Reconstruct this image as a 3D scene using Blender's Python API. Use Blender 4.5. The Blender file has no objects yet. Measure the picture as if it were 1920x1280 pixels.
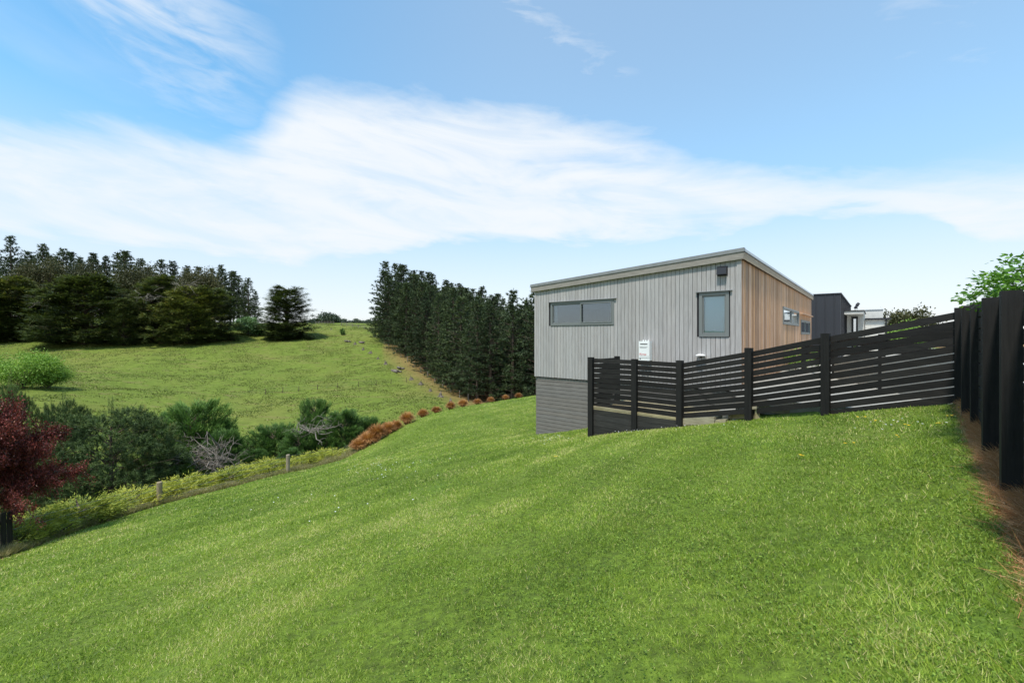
import bpy, math, random
import numpy as np
from mathutils import Vector, Matrix

sc = bpy.context.scene
R = math.radians
# ------------------------------------------------------------------ camera
# world origin = eye point, +Y = view direction, z = 0 at eye level
cam_d = bpy.data.cameras.new('camera')
cam = bpy.data.objects.new('camera', cam_d)
sc.collection.objects.link(cam)
cam.location = (0, 0, 0)
cam.rotation_euler = (R(90), 0, 0)
cam_d.sensor_width = 36
cam_d.lens = 15.0
cam_d.shift_y = -10 / 1920
cam_d.clip_start = 0.05
cam_d.clip_end = 5000
sc.camera = cam
sc.view_settings.view_transform = 'Standard'
sc.view_settings.look = 'None'
sc.view_settings.gamma = 1
sc.view_settings.use_curve_mapping = False
sc.view_settings.exposure = 0.42

# ------------------------------------------------------------------ sun
SUN_EL, SUN_DX, SUN_DY = 63, -0.55, -1.0          # sun stands behind the viewer, a little left
sun_d = bpy.data.lights.new('sun', 'SUN')
sun_d.energy = 3.8
sun_d.angle = R(5)          # thin cloud veils the sun: no crisp shadow anywhere in the photo
sun_d.color = (1.0, 0.95, 0.87)
sun = bpy.data.objects.new('sun', sun_d)
sc.collection.objects.link(sun)
_h = math.hypot(SUN_DX, SUN_DY)
sd = Vector((SUN_DX / _h * math.cos(R(SUN_EL)), SUN_DY / _h * math.cos(R(SUN_EL)), math.sin(R(SUN_EL))))
sun.rotation_euler = sd.to_track_quat('Z', 'Y').to_euler()
sun.location = (0, 0, 50)

# ------------------------------------------------------------------ sky
world = bpy.data.worlds.new('World')
sc.world = world
world.use_nodes = True
nt = world.node_tree
nt.nodes.clear()


def N(tree, typ, **kw):
    n = tree.nodes.new(typ)
    for k, v in kw.items():
        if k == 'inp':
            for a, b in v.items():
                n.inputs[a].default_value = b
        else:
            setattr(n, k, v)
    return n


def build_sky():
    L = nt.links.new
    out = N(nt, 'ShaderNodeOutputWorld')
    sky = N(nt, 'ShaderNodeTexSky')
    sky.sky_type = 'NISHITA'
    sky.sun_disc = False
    sky.sun_elevation = R(SUN_EL)
    sky.sun_rotation = math.atan2(SUN_DX, SUN_DY)
    sky.air_density = 1.0
    sky.dust_density = 0.6
    sky.ozone_density = 2.0
    tc = N(nt, 'ShaderNodeTexCoord')
    sep = N(nt, 'ShaderNodeSeparateXYZ')
    L(tc.outputs['Generated'], sep.inputs[0])

    def M(op, a, b=None, c=None, clamp=False):
        n = N(nt, 'ShaderNodeMath', operation=op, use_clamp=clamp)
        for i, v in enumerate((a, b, c)):
            if v is None:
                continue
            if isinstance(v, (int, float)):
                n.inputs[i].default_value = v
            else:
                L(v, n.inputs[i])
        return n.outputs[0]
    az = M('ARCTAN2', sep.outputs[0], sep.outputs[1])
    el = M('ARCSINE', sep.outputs[2])

    def vec(x, y, z=0.0):
        n = N(nt, 'ShaderNodeCombineXYZ')
        for i, v in enumerate((x, y, z)):
            if isinstance(v, (int, float)):
                n.inputs[i].default_value = v
            else:
                L(v, n.inputs[i])
        return n.outputs[0]

    def noise(v, scale, detail=5, rough=0.55, dist=0.0):
        n = N(nt, 'ShaderNodeTexNoise', inp={'Scale': scale, 'Detail': detail, 'Roughness': rough, 'Distortion': dist})
        L(v, n.inputs['Vector'])
        return n.outputs['Fac']

    def smooth(x, lo, hi):
        n = N(nt, 'ShaderNodeMapRange', interpolation_type='SMOOTHSTEP', clamp=True)
        for nm, v in (('Value', x), ('From Min', lo), ('From Max', hi)):
            if isinstance(v, (int, float)):
                n.inputs[nm].default_value = v
            else:
                L(v, n.inputs[nm])
        return n.outputs['Result']
    # streaky coordinates: clouds drawn out slightly down to the right
    shear = M('ADD', el, M('MULTIPLY', az, 0.10))
    sv = vec(M('MULTIPLY', az, 0.9), M('MULTIPLY', shear, 2.6), 3.7)
    n1 = noise(sv, 3.0, 6, 0.55, 0.6)
    n2 = noise(vec(M('MULTIPLY', az, 1.2), M('MULTIPLY', shear, 5.0), 9.1), 5.0, 7, 0.6, 0.4)
    n3 = noise(vec(az, el, 1.3), 2.2, 3, 0.5)
    elw = M('ADD', el, M('ADD', M('MULTIPLY', M('SUBTRACT', n1, 0.5), 0.11), M('MULTIPLY', M('SUBTRACT', n2, 0.5), 0.07)))
    azn = M('ADD', M('DIVIDE', az, 2 * math.pi), 0.5)

    def curve(pts):
        n = N(nt, 'ShaderNodeFloatCurve')
        L(azn, n.inputs['Value'])
        c = n.mapping.curves[0]
        pts = sorted(pts)
        c.points[0].location = pts[0]
        c.points[-1].location = pts[-1]
        for p in pts[1:-1]:
            c.points.new(*p)
        for p in c.points:
            p.handle_type = 'AUTO_CLAMPED'
        n.mapping.update()
        return M('MULTIPLY', n.outputs[0], math.pi / 2)

    def ae(px, py):
        u, v = (px - 960) / 800, (630 - py) / 800
        a = math.atan(u)
        e = math.atan(v * math.cos(a))
        return (a / (2 * math.pi) + 0.5, e / (math.pi / 2))
    # edges of the cloud deck as elevation against azimuth
    up = curve([(0, .30), (.15, .28)] + [ae(*p) for p in ((-300, 215), (0, 222), (300, 250), (430, 262), (520, 205), (600, 158), (900, 175), (1150, 232),
               (1400, 312), (1700, 315), (1920, 300), (2400, 300))] + [(.85, .24), (1, .30)])
    lo = curve([(0, .1), (.15, .09)] + [ae(*p) for p in ((-300, 500), (0, 470), (350, 492), (650, 495), (860, 448), (1150, 462),
               (1400, 440), (1500, 408), (1740, 412), (1830, 478), (1960, 480), (2400, 470))] + [(.85, .1), (1, .1)])
    s_lo = smooth(elw, M('SUBTRACT', lo, 0.028), M('ADD', lo, 0.035))
    s_up = smooth(elw, M('ADD', up, 0.045), M('SUBTRACT', up, 0.065))
    body = M('MULTIPLY', s_lo, s_up)
    # inner thinning, bluish lanes inside the deck
    lane = smooth(n1, 0.20, 0.56)
    n4 = noise(vec(M('MULTIPLY', az, 1.0), M('MULTIPLY', shear, 4.5), 5.5), 2.6, 7, 0.62, 0.8)
    body = M('MULTIPLY', body, M('ADD', 0.30, M('MULTIPLY', lane, 0.38)))
    body = M('ADD', body, M('MULTIPLY', M('MULTIPLY', s_lo, s_up), M('MULTIPLY', smooth(n4, 0.30, 0.62), 0.30)))
    # blue hole low in the left-hand deck
    # high cirrus wisps
    cir = noise(vec(M('ADD', M('MULTIPLY', az, 1.3), M('MULTIPLY', el, 1.0)), M('SUBTRACT', M('MULTIPLY', el, 2.6), M('MULTIPLY', az, -1.2)), 6.2), 1.7, 8, 0.62, 0.5)
    wisp = M('MULTIPLY', smooth(cir, 0.36, 0.9), smooth(el, 0.28, 0.5))
    wisp = M('MULTIPLY', wisp, M('MULTIPLY', smooth(n3, 0.35, 0.65), 0.62))
    # two broad drifting wisps high up
    def streak(a, b, width, amt):
        ax, ay = ((a[0] - .5) * 2 * math.pi, a[1] * math.pi / 2); bx, by = ((b[0] - .5) * 2 * math.pi, b[1] * math.pi / 2)
        ln = math.hypot(bx - ax, by - ay); dx, dy = (bx - ax) / ln, (by - ay) / ln
        qx = M('SUBTRACT', az, ax); qy = M('SUBTRACT', elw, ay)
        t_ = M('ADD', M('MULTIPLY', qx, dx), M('MULTIPLY', qy, dy))
        d_ = M('ABSOLUTE', M('ADD', M('SUBTRACT', M('MULTIPLY', qx, dy), M('MULTIPLY', qy, dx)), M('MULTIPLY', M('SUBTRACT', n3, 0.5), 0.12)))
        m1 = M('MULTIPLY', smooth(t_, -.12, .10), smooth(t_, ln + .12, ln - .18))
        return M('MULTIPLY', M('MULTIPLY', m1, smooth(d_, width, 0.0)), M('MULTIPLY', smooth(n2, 0.25, 0.72), amt))
    for a_, b_, w_, k_ in (((90, -130), (500, 150), .17, .75), ((880, -60), (1230, 150), .085, .60), ((1640, -60), (2000, 120), .12, .42)):
        wisp = M('MAXIMUM', wisp, streak(ae(*a_), ae(*b_), w_, k_))
    veil = M('MULTIPLY', smooth(n3, 0.3, 0.8), M('MULTIPLY', smooth(n1, 0.2, 0.8), 0.38))
    # moist pale air low over the horizon
    base = smooth(el, 0.50, -0.02)
    veil = M('MAXIMUM', veil, M('MULTIPLY', smooth(az, -0.95, 0.1), 0.24))
    veil = M('MAXIMUM', veil, M('MULTIPLY', base, 0.70))
    cov = M('MAXIMUM', M('MAXIMUM', body, wisp), veil, clamp=True)
    bg = N(nt, 'ShaderNodeBackground', inp={'Strength': 0.112})
    grad = N(nt, 'ShaderNodeMix', data_type='RGBA', blend_type='MULTIPLY')
    grad.inputs['Factor'].default_value = 1.0
    gm = N(nt, 'ShaderNodeMix', data_type='RGBA')
    gm.inputs['A'].default_value = (1.19, 1.16, 1.24, 1)
    gm.inputs['B'].default_value = (1.00, 1.72, 1.76, 1)
    L(smooth(el, 0.02, 0.42), gm.inputs['Factor'])
    L(gm.outputs['Result'], grad.inputs['B'])
    L(sky.outputs[0], grad.inputs['A'])
    mix = N(nt, 'ShaderNodeMix', data_type='RGBA')
    L(cov, mix.inputs['Factor'])
    L(grad.outputs['Result'], mix.inputs['A'])
    mix.inputs['B'].default_value = (6.1, 6.4, 6.7, 1)
    L(mix.outputs['Result'], bg.inputs['Color'])
    L(bg.outputs[0], out.inputs[0])


build_sky()

# ------------------------------------------------------------------ helpers
rng = np.random.default_rng(7)
random.seed(7)
COL = sc.collection


def P(px, py, Y):
    return Vector((Y * (px - 960) / 800, Y, Y * (630 - py) / 800))


ORD = ['first', 'second', 'third', 'fourth', 'fifth', 'sixth', 'seventh', 'eighth', 'ninth', 'tenth', 'eleventh', 'twelfth', 'thirteenth', 'fourteenth', 'fifteenth', 'sixteenth', 'seventeenth', 'eighteenth', 'nineteenth', 'twentieth', 'twenty-first', 'twenty-second']


def tag(o, label=None, cat=None, group=None, kind=None):
    if label: o['label'] = label
    if cat: o['category'] = cat
    if group: o['group'] = group
    if kind: o['kind'] = kind
    return o


def thing(name, label, cat, loc=(0, 0, 0), rz=0, group=None):
    o = bpy.data.objects.new(name, None)
    COL.objects.link(o)
    o.location = loc
    o.rotation_euler = (0, 0, rz)
    o.empty_display_size = 0.2
    return tag(o, label, cat, group)


class MB:
    def __init__(s):
        s.v, s.f = [], []

    def box(s, c, d, M=None):
        x, y, z = d[0] / 2, d[1] / 2, d[2] / 2
        q = [Vector((a * x, b * y, e * z)) + Vector(c) for a in (-1, 1) for b in (-1, 1) for e in (-1, 1)]
        if M is not None: q = [M @ p for p in q]
        s.hexa(q)
        return s

    def hexa(s, q):
        n = len(s.v)
        s.v += [tuple(p) for p in q]
        s.f += [tuple(n + i for i in f) for f in ((0, 1, 3, 2), (4, 6, 7, 5), (0, 4, 5, 1), (2, 3, 7, 6), (0, 2, 6, 4), (1, 5, 7, 3))]

    def beam(s, a, b, w, h, up=(0, 0, 1)):
        """box from a to b; w across, h along up"""
        a, b, up = Vector(a), Vector(b), Vector(up)
        d = (b - a).normalized()
        sx = d.cross(up)
        if sx.length < 1e-5: sx = Vector((1, 0, 0))
        sx.normalize()
        uz = up if abs(d.dot(up)) < 0.9 else sx.cross(d)
        q = [p + sx * (i * w / 2) + uz * (j * h / 2) for p in (a, b) for i in (-1, 1) for j in (-1, 1)]
        s.hexa(q)
        return s

    def tube(s, pts, rad, n=6, cap=True):
        base = len(s.v)
        pts = [Vector(p) for p in pts]
        prev = None
        for i, p in enumerate(pts):
            d = (pts[min(i + 1, len(pts) - 1)] - pts[max(i - 1, 0)]).normalized()
            if prev is None:
                a = d.orthogonal().normalized()
            else:
                a = (prev - d * prev.dot(d)).normalized()
            prev = a
            b = d.cross(a)
            r = rad[i] if hasattr(rad, '__len__') else rad
            for k in range(n):
                t = 2 * math.pi * k / n
                s.v.append(tuple(p + (a * math.cos(t) + b * math.sin(t)) * r))
        for i in range(len(pts) - 1):
            for k in range(n):
                k2 = (k + 1) % n
                s.f.append((base + i * n + k, base + i * n + k2, base + (i + 1) * n + k2, base + (i + 1) * n + k))
        if cap:
            s.f.append(tuple(base + k for k in range(n))[::-1])
            s.f.append(tuple(base + (len(pts) - 1) * n + k for k in range(n)))
        return s

    def prism(s, poly, z0, z1):
        n = len(s.v)
        k = len(poly)
        s.v += [(p[0], p[1], z0) for p in poly] + [(p[0], p[1], z1) for p in poly]
        s.f.append(tuple(range(n, n + k))[::-1])
        s.f.append(tuple(range(n + k, n + 2 * k)))
        for i in range(k):
            j = (i + 1) % k
            s.f.append((n + i, n + j, n + k + j, n + k + i))
        return s

    def mesh(s, name, mat, smooth=False, bevel=0):
        me = bpy.data.meshes.new(name)
        me.from_pydata(s.v, [], s.f)
        if mat: me.materials.append(mat)
        if smooth:
            me.polygons.foreach_set('use_smooth', [True] * len(me.polygons))
        me.update()
        return me

    def obj(s, name, mat, parent=None, smooth=False, loc=None, label=None):
        import bmesh
        me = s.mesh(name, mat, smooth)
        bm = bmesh.new(); bm.from_mesh(me)
        bmesh.ops.recalc_face_normals(bm, faces=bm.faces)
        bm.to_mesh(me); bm.free()
        o = bpy.data.objects.new(name, me)
        COL.objects.link(o)
        if parent: o.parent = parent
        if loc is not None: o.location = loc
        if label: o['label'] = label
        return o


def mesh_np(name, V, tint, mat, parent=None, smooth=False):
    """V: (n,k,3) separate faces, tint: (n,) stored per vertex"""
    n, k = V.shape[:2]
    me = bpy.data.meshes.new(name)
    me.vertices.add(n * k)
    me.vertices.foreach_set('co', V.reshape(-1).astype(np.float32))
    me.loops.add(n * k)
    me.loops.foreach_set('vertex_index', np.arange(n * k, dtype=np.int32))
    me.polygons.add(n)
    me.polygons.foreach_set('loop_start', np.arange(0, n * k, k, dtype=np.int32))
    try:
        me.polygons.foreach_set('loop_total', np.full(n, k, dtype=np.int32))
    except Exception:
        pass
    a = me.attributes.new('tint', 'FLOAT', 'POINT')
    a.data.foreach_set('value', np.repeat(tint, k).astype(np.float32))
    me.materials.append(mat)
    me.update(calc_edges=True)
    me.validate()
    o = bpy.data.objects.new(name, me)
    COL.objects.link(o)
    if parent: o.parent = parent
    return o


def norm(a):
    return a / np.maximum(np.linalg.norm(a, axis=-1, keepdims=True), 1e-9)


def blades(p, d, l, w, flat=None):
    """triangles with base p, direction d, length l, width w"""
    n = len(p)
    rnd = rng.normal(size=(n, 3))
    if flat is not None:
        rnd = rnd * (1 - flat) + np.array([0, 0, 1.0]) * flat * 2
    s = norm(np.cross(d, rnd)) * (np.asarray(w).reshape(-1, 1) / 2)
    tip = p + d * np.asarray(l).reshape(-1, 1)
    return np.stack([p - s, p + s, tip], axis=1)


def diamonds(p, d, l, w, flat=None):
    n = len(p)
    rnd = rng.normal(size=(n, 3))
    if flat is not None:
        rnd = rnd * (1 - flat) + np.array([0, 0, 1.0]) * flat * 2
    s = norm(np.cross(d, rnd)) * (np.asarray(w).reshape(-1, 1) / 2)
    l = np.asarray(l).reshape(-1, 1)
    mid = p + d * l * 0.5
    return np.stack([p, mid - s, p + d * l, mid + s], axis=1)


def copy_tree(o, parent=None):
    c = o.copy()
    COL.objects.link(c)
    if parent: c.parent = parent
    for ch in list(o.children):
        copy_tree(ch, c)
    return c


# ------------------------------------------------------------------ materials
MATS = {}


def mat(name, col=(.5, .5, .5), rough=0.8, spec=0.3, metal=0.0):
    m = bpy.data.materials.new(name)
    m.use_nodes = True
    b = m.node_tree.nodes['Principled BSDF']
    b.inputs['Base Color'].default_value = (*col, 1)
    b.inputs['Roughness'].default_value = rough
    b.inputs['Specular IOR Level'].default_value = spec
    b.inputs['Metallic'].default_value = metal
    MATS[name] = m
    return m, m.node_tree, b


def ramp(t, fac, stops):
    r = t.nodes.new('ShaderNodeValToRGB')
    el = r.color_ramp.elements
    while len(el) < len(stops): el.new(0.5)
    for e, (p, c) in zip(el, stops):
        e.position = p
        e.color = (*c, 1)
    t.links.new(fac, r.inputs[0])
    return r.outputs[0]


def mixc(t, f, a, b, blend='MIX'):
    m = t.nodes.new('ShaderNodeMix')
    m.data_type = 'RGBA'
    m.blend_type = blend
    for nm, v in (('Factor', f), ('A', a), ('B', b)):
        i = m.inputs[nm]
        if isinstance(v, (int, float)): i.default_value = v
        elif isinstance(v, tuple): i.default_value = (*v, 1)
        else: t.links.new(v, i)
    return m.outputs['Result']


def mth(t, op, a, b=None, clamp=False):
    n = t.nodes.new('ShaderNodeMath')
    n.operation = op
    n.use_clamp = clamp
    for i, v in enumerate((a, b)):
        if v is None: continue
        if isinstance(v, (int, float)): n.inputs[i].default_value = v
        else: t.links.new(v, n.inputs[i])
    return n.outputs[0]


def coords(t, scale=(1, 1, 1), obj=True):
    tc = t.nodes.new('ShaderNodeTexCoord')
    mp = t.nodes.new('ShaderNodeMapping')
    mp.inputs['Scale'].default_value = scale
    t.links.new(tc.outputs['Object' if obj else 'Generated'], mp.inputs[0])
    return mp.outputs[0]


def noise(t, v, scale, detail=4, rough=0.55, dist=0):
    n = t.nodes.new('ShaderNodeTexNoise')
    n.inputs['Scale'].default_value = scale
    n.inputs['Detail'].default_value = detail
    n.inputs['Roughness'].default_value = rough
    n.inputs['Distortion'].default_value = dist
    t.links.new(v, n.inputs['Vector'])
    return n.outputs['Fac']


def bump(t, b, h, strength=0.3, dist=0.02):
    n = t.nodes.new('ShaderNodeBump')
    n.inputs['Strength'].default_value = strength
    n.inputs['Distance'].default_value = dist
    t.links.new(h, n.inputs['Height'])
    t.links.new(n.outputs[0], b.inputs['Normal'])


def attr(t, name):
    a = t.nodes.new('ShaderNodeAttribute')
    a.attribute_name = name
    return a.outputs['Fac']


def oinfo(t):
    return t.nodes.new('ShaderNodeObjectInfo').outputs['Random']


def smoothr(t, v, lo, hi):
    n = t.nodes.new('ShaderNodeMapRange')
    n.interpolation_type = 'SMOOTHSTEP'
    n.inputs['From Min'].default_value = lo
    n.inputs['From Max'].default_value = hi
    t.links.new(v, n.inputs['Value'])
    return n.outputs['Result']


def wood(name, c1, c2, grain=(30, 30, 1.5), rough=0.8, spec=0.15, var=0.25, blotch=0.35):
    """boards: per-board tone + long grain + weather blotches"""
    m, t, b = mat(name, c1, rough, spec)
    v = coords(t, grain)
    oi = oinfo(t)
    vm = t.nodes.new('ShaderNodeVectorMath'); vm.operation = 'ADD'
    cb = t.nodes.new('ShaderNodeCombineXYZ')
    t.links.new(mth(t, 'MULTIPLY', oi, 37.0), cb.inputs[0]); t.links.new(mth(t, 'MULTIPLY', oi, 91.0), cb.inputs[2])
    t.links.new(v, vm.inputs[0]); t.links.new(cb.outputs[0], vm.inputs[1])
    g = noise(t, vm.outputs[0], 1.5, 6, 0.65)
    col = ramp(t, g, [(0.3, tuple(x * 0.80 for x in c1)), (0.7, c2)])
    bl = noise(t, coords(t, (1, 1, 0.5)), 1.3, 4, 0.6)
    col = mixc(t, mth(t, 'MULTIPLY', smoothr(t, bl, 0.42, 0.75), blotch), col, tuple(x * 0.72 for x in c1))
    hsv = t.nodes.new('ShaderNodeHueSaturation')
    t.links.new(col, hsv.inputs['Color'])
    t.links.new(mth(t, 'ADD', mth(t, 'MULTIPLY', oi, var), 1 - var / 2), hsv.inputs['Value'])
    r2 = mth(t, 'FRACT', mth(t, 'MULTIPLY', oi, 17.3))
    t.links.new(mth(t, 'ADD', mth(t, 'MULTIPLY', r2, 0.35), 0.82), hsv.inputs['Saturation'])
    t.links.new(hsv.outputs[0], b.inputs['Base Color'])
    bump(t, b, g, 0.25, 0.01)
    return m


M_CLAD_G = wood('silvered_board', (.350, .328, .316), (.420, .400, .386), var=0.13, blotch=0.28)
M_CLAD_C = wood('cedar_board', (.46, .245, .13), (.66, .43, .28), var=0.62, blotch=0.35)
M_FASCIA = wood('fascia_timber', (.25, .22, .185), (.31, .28, .24), grain=(3, 3, 30), var=0.06)
M_FASCIA2 = wood('fascia_timber_tan', (.40, .31, .215), (.50, .40, .30), grain=(3, 3, 30), var=0.06)
M_SKIRT = wood('grey_stained_slat', (.165, .150, .137), (.21, .192, .175), grain=(2, 2, 30), var=0.10)
M_BLACK = wood('black_stained_timber', (.0105, .0098, .0092), (.022, .020, .018), grain=(3, 3, 25), rough=0.7, spec=0.22, var=0.7)
M_BLACKP = wood('black_stained_post', (.0100, .0094, .0088), (.020, .0185, .017), grain=(25, 25, 1.5), rough=0.7, spec=0.22, var=0.35)
M_RETAIN = wood('dark_retaining_board', (.028, .028, .026), (.048, .046, .042), grain=(2, 2, 25), rough=0.85, spec=0.12, var=0.3)
M_PINE = wood('treated_pine', (.26, .215, .125), (.38, .33, .21), grain=(3, 3, 18), var=0.25)
M_POSTG = wood('weathered_post', (.25, .20, .135), (.36, .30, .21), grain=(25, 25, 2), var=0.2)
M_BARK, _t, _b = mat('bark', (.09, .07, .055), .95, .1)
_g = noise(_t, coords(_t, (6, 6, 1)), 3, 5)
_t.links.new(ramp(_t, _g, [(.3, (.05, .038, .03)), (.7, (.14, .105, .08))]), _b.inputs['Base Color']); bump(_t, _b, _g, .6, .05)
M_DEAD, _t, _b = mat('dead_wood', (.28, .25, .22), .9, .1)
_g = noise(_t, coords(_t, (4, 4, 4)), 3, 5)
_t.links.new(ramp(_t, _g, [(.3, (.11, .09, .075)), (.7, (.30, .265, .225))]), _b.inputs['Base Color'])
M_RUSTWOOD, _t, _b = mat('cut_branch_wood', (.3, .2, .12), .9, .1)
_g = noise(_t, coords(_t, (4, 4, 4)), 3, 5)
_t.links.new(ramp(_t, _g, [(.3, (.15, .09, .055)), (.7, (.42, .29, .18))]), _b.inputs['Base Color'])
M_METAL, _t, _b = mat('grey_roof_flashing', (.20, .205, .21), .45, .5)
_g = noise(_t, coords(_t, (2, 2, 2)), 3, 4)
_t.links.new(ramp(_t, _g, [(.3, (.18, .185, .185)), (.7, (.23, .235, .235))]), _b.inputs['Base Color'])
M_ROOF, _, _ = mat('pale_roof_sheet', (.52, .54, .55), .4, .5)
M_ALU, _t, _b = mat('grey_window_aluminium', (.155, .165, .16), .4, .5)
M_DARK, _, _ = mat('subfloor_shade', (.012, .012, .013), .9, .1)  # near-black colour standing in for the shade behind the skirt slats
M_CORE, _, _ = mat('wall_underlay', (.03, .03, .032), .9, .1)
M_WHITE, _t, _b = mat('white_enamel', (.72, .73, .71), .35, .5)
M_OFFW, _t, _b = mat('off_white_paint', (.60, .585, .545), .6, .3)
_g = noise(_t, coords(_t, (1, 1, 1)), 2.5, 4)
_t.links.new(ramp(_t, _g, [(.3, (.52, .505, .47)), (.7, (.66, .645, .60))]), _b.inputs['Base Color'])
M_BLKP, _, _ = mat('black_plastic', (.018, .018, .022), .45, .4)
M_RED, _, _ = mat('red_print', (.5, .04, .03), .5, .3)
M_GREYP, _, _ = mat('grey_print', (.22, .22, .22), .6, .3)
M_ORANGE, _, _ = mat('orange_plastic', (.55, .10, .03), .5, .4)
M_CHAR, _t, _b = mat('charcoal_steel_cladding', (.028, .029, .034), .5, .4)
M_CONC, _t, _b = mat('pale_concrete', (.47, .455, .43), .85, .2)
_g = noise(_t, coords(_t), 1.1, 7, .6)
_t.links.new(ramp(_t, _g, [(.25, (.27, .255, .225)), (.7, (.40, .385, .35))]), _b.inputs['Base Color']); bump(_t, _b, _g, .2, .01)
M_WALLC, _t, _b = mat('beige_block', (.34, .32, .28), .9, .15)
_g = noise(_t, coords(_t), 1.6, 6, .6)
_t.links.new(ramp(_t, _g, [(.25, (.24, .225, .19)), (.7, (.40, .38, .335))]), _b.inputs['Base Color']); bump(_t, _b, _g, .3, .01)
M_ROOM, _, _ = mat('room_plaster', (.42, .44, .44), .9, .1)
M_ROOMD, _, _ = mat('room_furniture', (.10, .10, .12), .7, .2)
M_BLIND, _, _ = mat('pale_blind', (.78, .84, .85), .7, .2)


def glassmat(name, tintc, refl=0.12):
    m = bpy.data.materials.new(name); m.use_nodes = True
    t = m.node_tree; t.nodes.clear()
    o = t.nodes.new('ShaderNodeOutputMaterial')
    tr = t.nodes.new('ShaderNodeBsdfTransparent'); tr.inputs[0].default_value = (*tintc, 1)
    gl = t.nodes.new('ShaderNodeBsdfGlossy'); gl.inputs['Roughness'].default_value = 0.02
    gl.inputs['Color'].default_value = (.9, .95, 1, 1)
    fr = t.nodes.new('ShaderNodeFresnel'); fr.inputs[0].default_value = 1.55
    f = mth(t, 'ADD', fr.outputs[0], refl, clamp=True)
    mx = t.nodes.new('ShaderNodeMixShader')
    t.links.new(f, mx.inputs[0]); t.links.new(tr.outputs[0], mx.inputs[1]); t.links.new(gl.outputs[0], mx.inputs[2])
    t.links.new(mx.outputs[0], o.inputs[0])
    return m


M_GLASS = glassmat('window_glass', (.62, .70, .72), 0.10)
M_GLASSC = glassmat('clear_window_glass', (.85, .92, .94), 0.06)
M_MIRG = glassmat('reflective_window_glass', (.4, .45, .47), 0.6)


def leafmat(name, stops, rough=0.6, trans=0.25, spec=0.25, vn=0.35, nscale=0.6):
    """foliage: tint attribute picks the leaf colour, clumps vary slightly"""
    m, t, b = mat(name, stops[0][1], rough, spec)
    a = attr(t, 'tint')
    oi = oinfo(t)
    g = noise(t, coords(t), nscale, 3)
    f = mth(t, 'ADD', a, mth(t, 'MULTIPLY', mth(t, 'SUBTRACT', g, 0.5), vn))
    f = mth(t, 'ADD', f, mth(t, 'MULTIPLY', mth(t, 'SUBTRACT', oi, 0.5), 0.32))
    c = ramp(t, f, stops)
    t.links.new(c, b.inputs['Base Color'])
    if trans > 0:
        o = t.nodes['Material Output']
        tl = t.nodes.new('ShaderNodeBsdfTranslucent')
        t.links.new(mixc(t, 1.0, c, (1.3, 1.35, 0.7), 'MULTIPLY'), tl.inputs[0])
        mx = t.nodes.new('ShaderNodeMixShader')
        mx.inputs[0].default_value = trans
        t.links.new(b.outputs[0], mx.inputs[1]); t.links.new(tl.outputs[0], mx.inputs[2])
        t.links.new(mx.outputs[0], o.inputs[0])
    return m


M_NEEDLE = leafmat('pine_needles', [(0, (0.023, 0.037, 0.018)), (.5, (0.048, 0.072, 0.030)), (1, (0.104, 0.135, 0.049))], trans=.12)
M_NEEDLE_Y = leafmat('young_pine_needles', [(0, (0.035, 0.062, 0.022)), (.5, (0.084, 0.130, 0.040)), (.85, (0.155, 0.202, 0.057)), (1, (0.405, 0.299, 0.121))], trans=.15)
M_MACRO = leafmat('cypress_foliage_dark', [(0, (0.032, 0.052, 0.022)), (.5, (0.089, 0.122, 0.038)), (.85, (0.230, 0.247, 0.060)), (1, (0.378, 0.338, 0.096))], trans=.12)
M_CYP = leafmat('cypress_foliage_green', [(0, (0.026, 0.058, 0.014)), (.5, (0.061, 0.127, 0.029)), (1, (0.152, 0.260, 0.054))], trans=.15)
M_OLIVE = leafmat('olive_foliage', [(0, (.035, .040, .018)), (.5, (.072, .075, .028)), (1, (.13, .11, .045))], trans=.12)
M_LIME = leafmat('spring_green_leaves', [(0, (0.092, 0.165, 0.028)), (.5, (0.196, 0.330, 0.055)), (1, (0.345, 0.495, 0.121))], trans=.3)
M_MAROON = leafmat('maroon_leaves', [(0, (0.058, 0.015, 0.014)), (.45, (0.169, 0.036, 0.031)), (.8, (0.312, 0.083, 0.063)), (1, (0.442, 0.300, 0.210))], rough=.45, trans=.15)
M_JUN = leafmat('golden_juniper', [(0, (.07, .11, .02)), (.45, (.20, .25, .035)), (1, (.50, .48, .07))], trans=.2)
M_GREYB = leafmat('glossy_grey_green_leaves', [(0, (0.078, 0.143, 0.048)), (.5, (0.156, 0.260, 0.108)), (1, (0.312, 0.442, 0.240))], rough=.4, trans=.15)
M_FAR = leafmat('distant_tree_foliage', [(0, (.045, .065, .05)), (.5, (.075, .10, .07)), (1, (.12, .14, .09))], trans=.1)
M_TUSS = leafmat('copper_tussock_leaves', [(0, (0.130, 0.055, 0.020)), (.5, (0.338, 0.149, 0.050)), (1, (0.598, 0.333, 0.140))], trans=.2)
M_CREEP = leafmat('bright_creeper_leaves', [(0, (.05, .12, .02)), (.5, (.11, .24, .035)), (1, (.25, .42, .08))], rough=.4, trans=.35)
M_BLADE = leafmat('grass_blades', [(0, (0.060, 0.107, 0.017)), (.35, (0.166, 0.260, 0.028)), (.65, (0.290, 0.399, 0.046)), (.85, (0.420, 0.470, 0.094)), (1, (0.581, 0.511, 0.245))],
                  rough=.5, trans=.3, spec=.35, vn=.42, nscale=.55)
M_DRY = leafmat('dry_grass_blades', [(0, (.15, .16, .05)), (.4, (.28, .26, .10)), (.7, (.42, .34, .19)), (1, (.60, .52, .36))], trans=.2)
M_BRN = leafmat('rust_dead_grass', [(0, (.20, .085, .035)), (.5, (.46, .23, .10)), (1, (.66, .47, .28))], trans=.2)
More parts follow.
